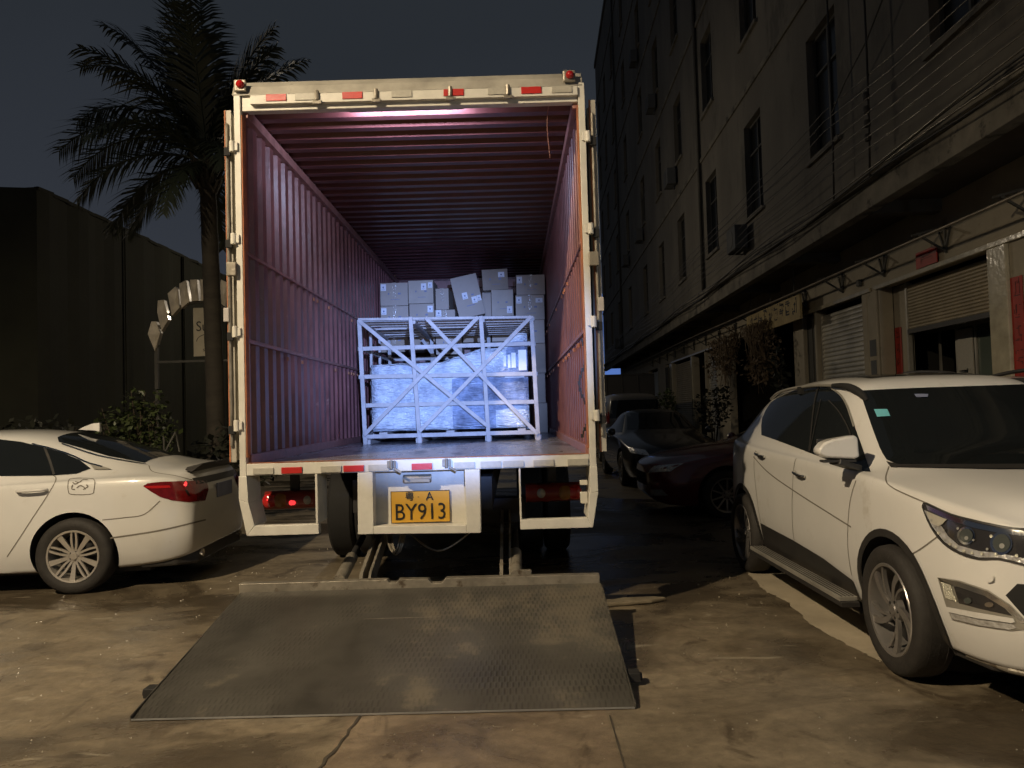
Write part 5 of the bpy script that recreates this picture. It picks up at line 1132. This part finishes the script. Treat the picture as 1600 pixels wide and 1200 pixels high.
# ------------------------------------------------------------------ vegetation
def leaf_cloud(m, c, r, n, size, rnd, droop=0, flat=False):
    for _ in range(n):
        while True:
            p = Vector([rnd.uniform(-1, 1) for _ in range(3)])
            if p.length < 1 and p.length > .25: break
        p = Vector((p.x*r[0], p.y*r[1], p.z*r[2]))+Vector(c)
        d = Vector((rnd.uniform(-1, 1), rnd.uniform(-1, 1), rnd.uniform(-.6, .8)-droop)).normalized(); s_ = d.cross(Vector((rnd.uniform(-1, 1), rnd.uniform(-1, 1), 1))).normalized()
        L = size*rnd.uniform(.6, 1.4); w_ = L*.28
        m.add([p, p+d*L*.5+s_*w_, p+d*L, p+d*L*.5-s_*w_], [(0, 1, 2, 3)])
def shrub(name, label, loc, blobs, n, size, leafm, stems, rnd, group=None, cat='shrub', droop=0):
    t = thing(name, label, cat, loc, 0, group)
    m = MB(); tot = sum(b[1][0]*b[1][2] for b in blobs)
    for c, r in blobs: leaf_cloud(m, c, r, int(n*r[0]*r[2]/tot), size, rnd, droop)
    m.build('foliage', leafm, t)
    m = MB()
    for c, r in blobs:
        for k in range(stems): a = rnd.uniform(0, 6.28); m.tube([(rnd.uniform(-.1, .1), rnd.uniform(-.1, .1), 0), (c[0]*.5+rnd.uniform(-.1, .1), c[1]*.5, c[2]*.5), (c[0]+math.cos(a)*r[0]*.6, c[1]+math.sin(a)*r[1]*.6, c[2]+r[2]*rnd.uniform(-.2, .9))], [.02, .012, .004], 5)
    m.build('stem', 'twig', t); return t
def palm(loc, H, top, label, fr, rnd, trunk_r=.13):
    t = thing('palm_tree', label, 'palm tree', loc); m = MB(); n = 22; pts = []; rr = []
    for k in range(n+1): f = k/n; pts.append((top[0]*f**1.5, top[1]*f, H*f)); rr.append(trunk_r*(1.15-.25*f)*(1+.05*(k % 2)))
    m.tube(pts, rr, 14); 
    for k in range(40): a = rnd.uniform(0, 6.28); z = H-rnd.uniform(0, .55); p = Vector((top[0]+math.cos(a)*trunk_r, top[1]+math.sin(a)*trunk_r, z)); m.tube([p, p+Vector((math.cos(a)*.12, math.sin(a)*.12, .18))], [.04, .02], 5)
    m.build('trunk', 'bark', t, auto=60)
    cpt = Vector((top[0], top[1], H))
    for (az, el, L, dr) in fr:
        L *= (.95 if el > 60 else .86) if math.cos(R(az)) < .5 else .74
        m = MB(); a = R(az); e_ = R(el); d0 = Vector((math.cos(a)*math.cos(e_), math.sin(a)*math.cos(e_), math.sin(e_))); P = []; p = cpt.copy(); d = d0.copy(); N_ = 30
        for k in range(N_+1): P.append((p.copy(), d.copy())); p = p+d*(L/N_); d = (d+Vector((0, 0, -dr/N_*(1+.8*k/N_)))).normalized()
        m.tube([q[0] for q in P], [.024*(1-.85*k/N_)+.003 for k in range(N_+1)], 5)
        for k in range(3, N_+1):
            for s_ in (-1, 1):
                for h_ in (0, .5):
                    q, dd = P[k]; q = q-dd*(L/N_)*h_; side = dd.cross(Vector((0, 0, 1))).normalized()*s_; u = side.cross(dd)*s_
                    ll = L*.30*(math.sin(math.pi*min(1, (k/N_)*.80+.16)))**.6*rnd.uniform(.85, 1.1); ld = (side*.75+dd*.75+Vector((0, 0, rnd.uniform(-.35, .25)))).normalized(); w_ = .018
                    mid = q+ld*ll*.5; tip = q+ld*ll+Vector((0, 0, -ll*.22)); wv = dd*w_
                    m.add([q-wv, q+wv, mid+wv*1.1, mid-wv*1.1, tip], [(0, 1, 2, 3), (3, 2, 4)])
        m.build('frond', 'palm', t)
    return t
rnd = random.Random(21)
fr = [(4, 74, 3.3, .75), (12, 66, 3.2, .85), (-6, 70, 2.9, .8), (120, 84, 3.0, .35), (160, 80, 3.0, .45), (175, 66, 3.0, 1.2), (176, 47, 3.2, 1.3), (180, 12, 2.6, 1.3), (178, 58, 2.9, 1.4), (170, 40, 3.1, 1.3), (185, 22, 2.6, 1.2), (172, 5, 2.4, 1.2), (182, -18, 2.0, .9), (110, 78, 2.7, .5), (150, 72, 2.9, .6), (70, 70, 2.7, .8), (5, 62, 2.5, 1.3), (15, 45, 2.4, 1.2), (-10, 28, 2.2, 1.4), (240, 35, 2.6, 1.3), (215, 10, 2.4, 1.3), (200, -30, 1.9, .9),
      (260, -12, 1.9, 1.2), (300, 25, 2.3, 1.4), (330, 5, 2.0, 1.4), (40, 15, 2.2, 1.4), (90, 30, 2.5, 1.3), (130, 15, 2.5, 1.4), (190, 72, 2.8, 1.0), (100, -10, 2.0, 1.2), (225, 60, 2.7, 1.0), (280, 70, 2.5, 1.0)]
fr = [f_ for f_ in fr if f_[1] > -25 and f_ not in ((215, 10, 2.4, 1.3), (330, 5, 2.0, 1.4), (40, 15, 2.2, 1.4), (130, 15, 2.5, 1.4), (180, 12, 2.6, 1.3))]
palm((-4.62, 12.0, 0), 5.55, (-.10, 0), 'tall dark palm tree rising behind the truck at the left', fr, rnd)
shrub('leafy_bush', 'green leafy bush behind the white sedan, left of the palm', (-4.95, 10.1, 0), [((0, 0, 1.55), (.20, .2, .42)), ((-.35, .1, 1.4), (.25, .25, .32)), ((.2, .1, 1.35), (.3, .25, .36)), ((-.1, 0, .9), (.6, .4, .6)), ((.25, .1, 1.75), (.08, .1, .22))], 1900, .085, 'leaf', 5, rnd, droop=.2)
shrub('leafy_bush', 'low dark bush between the green bush and the palm trunk', (-4.1, 11.2, 0), [((0, 0, .9), (.6, .4, .55)), ((.4, .2, 1.0), (.3, .3, .4))], 700, .14, 'leafdk', 4, rnd, droop=.3)
shrub('leafy_bush', 'low dark bush behind the roof of the white sedan', (-7.2, 11.5, 0), [((0, 0, 1.0), (1.1, .5, .6))], 900, .12, 'leafdk', 4, rnd)
# plants in front of the shops
for (x, y, h, lab, mt) in ((5.6, 21.5, 1.9, 'dark leafy potted shrub right of the bright shutter strip', 'leafdk'), (5.1, 26.3, 1.9, 'small green potted shrub by the slim white post', 'leaf'), (6.0, 17.3, 2.7, 'twiggy creeper growing up beside the silver shutter', 'leafdk')):
    t = shrub('potted_shrub', lab, (x, y, 0), [((0, 0, h*.72), (.55, .5, h*.3)), ((.3, .2, h*.9), (.3, .3, h*.2))] if h < 2.5 else [((0, 0, h*.8), (.18, .25, h*.22)), ((.1, .1, h*.5), (.12, .2, .3))], 500 if h < 2.5 else 130, .13, mt, 4, rnd, 'plants in front of the shops', 'plant')
    part('pot', 'soffit', t, lambda m: m.lathe([(0, .0), (.2, 0), (.27, .4), (.24, .4), (.22, .36), (0, .36)], (0, 0, 0), 18, 'z'), smooth=False)
def vines(x, y0, y1, lab):
    t = thing('hanging_vine', lab, 'vine', (x, (y0+y1)/2, 3.6)); m = MB(); r_ = random.Random(int(y0*10))
    for k in range(90):
        y = r_.uniform(y0, y1)-(y0+y1)/2; xx = r_.uniform(-.15, .15); L = r_.uniform(.5, 2.1)*(1-abs(y)/((y1-y0)/2)*.6); pts = [(xx, y, 0)]
        for j in range(1, 6): pts.append((xx+r_.uniform(-.06, .06), y+r_.uniform(-.06, .06)-y*.12*j, -L*j/5))
        m.tube(pts, [.014, .012, .012, .01, .007, .004], 4)
    m.build('stem', 'dry', t); m = MB()
    for k in range(6): leaf_cloud(m, (0, r_.uniform(-.5, .5)*(y1-y0), r_.uniform(-1.2, -.1)), (.25, .5, .5), 90, .12, r_, .5)
    m.build('foliage', 'dry', t)
vines(6.45, 18.9, 21.2, 'dry brown creeper hanging under the yellowed sign board'); vines(6.65, 22.2, 25.6, 'dry brown creeper hanging further along, past the sign board')
# ------------------------------------------------------------------ left background
def left_side():
    t = thing('green_shed', 'long dark green sheeted shed behind the sedan', 'shed', (-9.0, 14.57, 0), world=True)
    m = MB(); y = 14.57; r_ = random.Random(2); pts = []
    # street-side wall, ragged cloth edge on top
    y = 14.57
    while y < 60: pts.append((y, 6.03+r_.uniform(-.03, .04))); y += .35
    vs = []
    for i, (yy, z) in enumerate(pts): vs += [(-9.0+.03*math.sin(i*1.7), yy, 0), (-9.0+.03*math.sin(i*1.7), yy, z)]
    m.add(vs, [(2*i, 2*i+1, 2*i+3, 2*i+2) for i in range(len(pts)-1)])
    # gable facing us
    gx = [-9.0, -9.3, -9.62]; 
    m.add([(-9.0, 14.57, 0), (-9.0, 14.57, 6.05), (-9.35, 14.6, 6.05), (-9.98, 14.62, 6.1), (-9.98, 14.62, 0)], [(0, 1, 2, 3, 4)])
    m.add([(-9.0, 14.57, 6.03), (-9.98, 14.62, 6.1), (-14, 60, 6.3), (-9, 60, 6.03)], [(0, 1, 2, 3)])
    m.build('wall', 'shed', t)
    part('roof_edge', 'shed', t, lambda m: [m.bar((-9.02, a, 6.03), (-9.02, a+.5, 6.03+r_.uniform(-.02, .03)), .09, .07) for a in [14.6+.5*k for k in range(80)]])
    for k in range(12): part('frame_post', 'shed', t, lambda m: m.box(-8.96, -8.93, 17.8+3.2*k, 17.88+3.2*k, 0, 6.0))
    t = thing('yard_wall', 'pale wall with a dark red gate at the left edge', 'wall', (-11, 15.2, 0), world=True)
    part('wall', 'shedlight', t, lambda m: m.box(-20, -9.99, 15.3, 15.5, 0, 6.15))
    part('gate', 'gate', t, lambda m: (m.box(-13.5, -10.05, 15.24, 15.29, 0, 2.5), [m.box(-13.5+.3*k, -13.46+.3*k, 15.2, 15.24, 0, 2.5) for k in range(11)]))
    part('dark_panel', 'gate', t, lambda m: m.box(-20, -10.0, 15.22, 15.298, 2.9, 3.7))
    # arch of overlapping petals with a sign inside
    t = thing('entrance_arch', 'arch of overlapping glossy petal panels around a small sign', 'arch', (-5.80, 14.0, 0), world=True)
    cx, cz = -5.70, 2.95
    def at(px, py, Y): d = pxdir(px, py); return CAM+d*(Y/d.y)
    Q = [[(236, 501), (244, 501), (251, 520), (242, 551), (230, 522)], [(246, 468), (256, 467), (264, 500), (252, 520), (245, 488)], [(261, 458), (274, 446), (278, 450), (281, 482), (268, 496)], [(279, 442), (291, 436), (297, 472), (283, 483)], [(296, 436), (308, 435), (311, 471), (299, 472)], [(312, 435), (324, 436), (326, 471), (313, 471)]]
    Q = Q+[[(2*318-x, y-1) for x, y in q] for q in Q[:5]]
    for i, q_ in enumerate(Q):
        q = [at(x, y, 14.0) for x, y in q_]; c_ = sum(q, Vector())/len(q); q = [c_+(p-c_)*.93 for p in q]; yo = 0
        def f(m, q=q, yo=yo):
            n = len(q); mid = sum(q, Vector())/n; mid = mid+Vector((.03, 0, -.05))
            vs = [p+Vector((0, yo, 0)) for p in q]+[mid+Vector((0, yo-.045, 0))]+[p+Vector((0, yo+.12, 0)) for p in q]
            m.add(vs, [(k, (k+1) % n, n) for k in range(n)]+[(k, (k+1) % n, (k+1) % n+n+1, k+n+1) for k in range(n)]+[tuple(range(2*n, n, -1))])
        part('petal_panel', 'archpanel', t, f, bevel=.004)
    part('arch_rib', 'winframe', t, lambda m: m.tube([(cx+.80*math.cos(R(a)), 14.09, cz+.72*math.sin(R(a))) for a in range(-5, 190, 8)], .03, 6), smooth=True)
    part('arch_post', 'winframe', t, lambda m: (m.box(cx-.84, cx-.78, 14.05, 14.11, 0, 2.9), m.box(cx+.78, cx+.84, 14.05, 14.11, 0, 2.9), m.box(cx-.78, cx+.78, 14.05, 14.09, 2.56, 2.60)))
    sg = part('sign_panel', 'archsign', t, lambda m: m.box(-5.80, -5.30, 14.0, 14.04, 2.66, 3.55), bevel=.004)
    m = MB(); text_into(m, 'Sun', .26, face_frame(-5.58, 13.996, 3.20, .9, 1.0), .002)
    pa = [(-5.74+.20*math.cos(R(a))+.2, 13.995, 2.93+.13*math.sin(R(a))) for a in range(180, -1, -12)]; m.tube(pa, .006, 5)
    text_into(m, 'sun', .10, face_frame(-5.56, 13.996, 2.78), .002)
    m.build('lettering', 'ink', sg)
    # parked scooter-like clutter: leaning thin rods by the trunk
    o = MB(); o.tube([(-4.55, 9.8, .9), (-4.35, 9.9, 1.35), (-4.3, 9.9, 1.1)], .012, 6); o.tube([(-4.5, 9.9, .0), (-4.5, 9.9, 1.3)], .012, 6)
    tag(o.build('stake', 'winframe'), 'thin metal stake among the bushes by the palm trunk', 'stake')
left_side()
def far():
    t = thing('lit_building', 'distant building washed in blue light at the end of the lane', 'building', (12, 90, 0), world=True)
    part('lower_storey', 'bluelit', t, lambda m: m.box(10.3, 16, 90, 95, 0, 6.3)); part('upper_storey', 'bluedim', t, lambda m: (m.box(10.4, 16, 90.2, 95, 6.31, 15), m.box(10.3, 16, 89.8, 90.2, 9, 9.3)))
    t = thing('far_wall', 'dark wall closing the yard far behind the truck', 'wall', (0, 70, 0), world=True)
    part('wall', 'shed', t, lambda m: m.box(-9, 8.5, 70, 70.5, 0, 5)); part('coping', 'plasterdk', t, lambda m: m.box(-9.1, 8.6, 69.9, 70.6, 5.01, 5.12))
    # things on the ground
    o = MB(); o.prism([(.66, 5.83), (1.02, 5.90), (1.14, 5.97), (1.05, 6.01), (.80, 6.0), (.64, 5.90)], 'z', .004, .035)
    tag(o.build('concrete_slab', 'stone', bevel=.01), 'thin broken concrete slab lying beside the tail lift', 'slab')
    # lamps out of the picture that light it
    t = thing('street_lamp', 'street lamp whose warm light falls on the yard from the left', 'street lamp', (-6.6, -.3, 0), world=True)
    part('pole', 'lamphead', t, lambda m: m.tube([(-6.6, -.3, 0), (-6.6, -.3, 6.6), (-6.4, -.3, 7.05), (-5.5, -.3, 7.15)], [.09, .06, .05, .04], 10)); h = part('lamp_head', 'lamphead', t, lambda m: m.box(-5.55, -4.9, -.42, -.18, 7.06, 7.16), bevel=.02); part('lamp_glass', 'bulb', h, lambda m: m.box(-5.4, -5.0, -.38, -.22, 7.04, 7.058))
    t = thing('street_lamp', 'second street lamp standing beyond the truck', 'street lamp', (-4.4, 23.5, 0), world=True)
    part('pole', 'lamphead', t, lambda m: m.tube([(-4.4, 23.5, 0), (-4.4, 23.5, 6.0), (-4.2, 23.5, 6.5), (-3.3, 23.5, 6.6)], [.09, .06, .05, .04], 10)); h = part('lamp_head', 'lamphead', t, lambda m: m.box(-3.35, -2.75, 23.38, 23.62, 6.52, 6.62), bevel=.02); part('lamp_glass', 'bulb', h, lambda m: m.box(-3.2, -2.85, 23.42, 23.58, 6.5, 6.518))
    t = thing('hand_lamp', 'cool white lamp held up behind the camera and shone into the truck', 'lamp', (.35, -.7, 2.05), world=True)
    part('lamp_body', 'lamphead', t, lambda m: m.lathe([(0, -.85), (.03, -.85), (.03, -.68), (.06, -.60), (.06, -.58), (.05, -.58), (.02, -.66), (0, -.66)], (.35, 0, 2.05), 16), auto=40)
    t = thing('wall_lamp', 'cool white wall lamp of the nearest shop, right of the yard', 'wall lamp', (6.0, -.9, 2.8), world=True)
    part('lamp_housing', 'lamphead', t, lambda m: (m.box(5.82, 6.0, -1.05, -.75, 2.62, 2.9), m.box(6.0, 6.2, -.93, -.87, 2.7, 2.76)))
far()
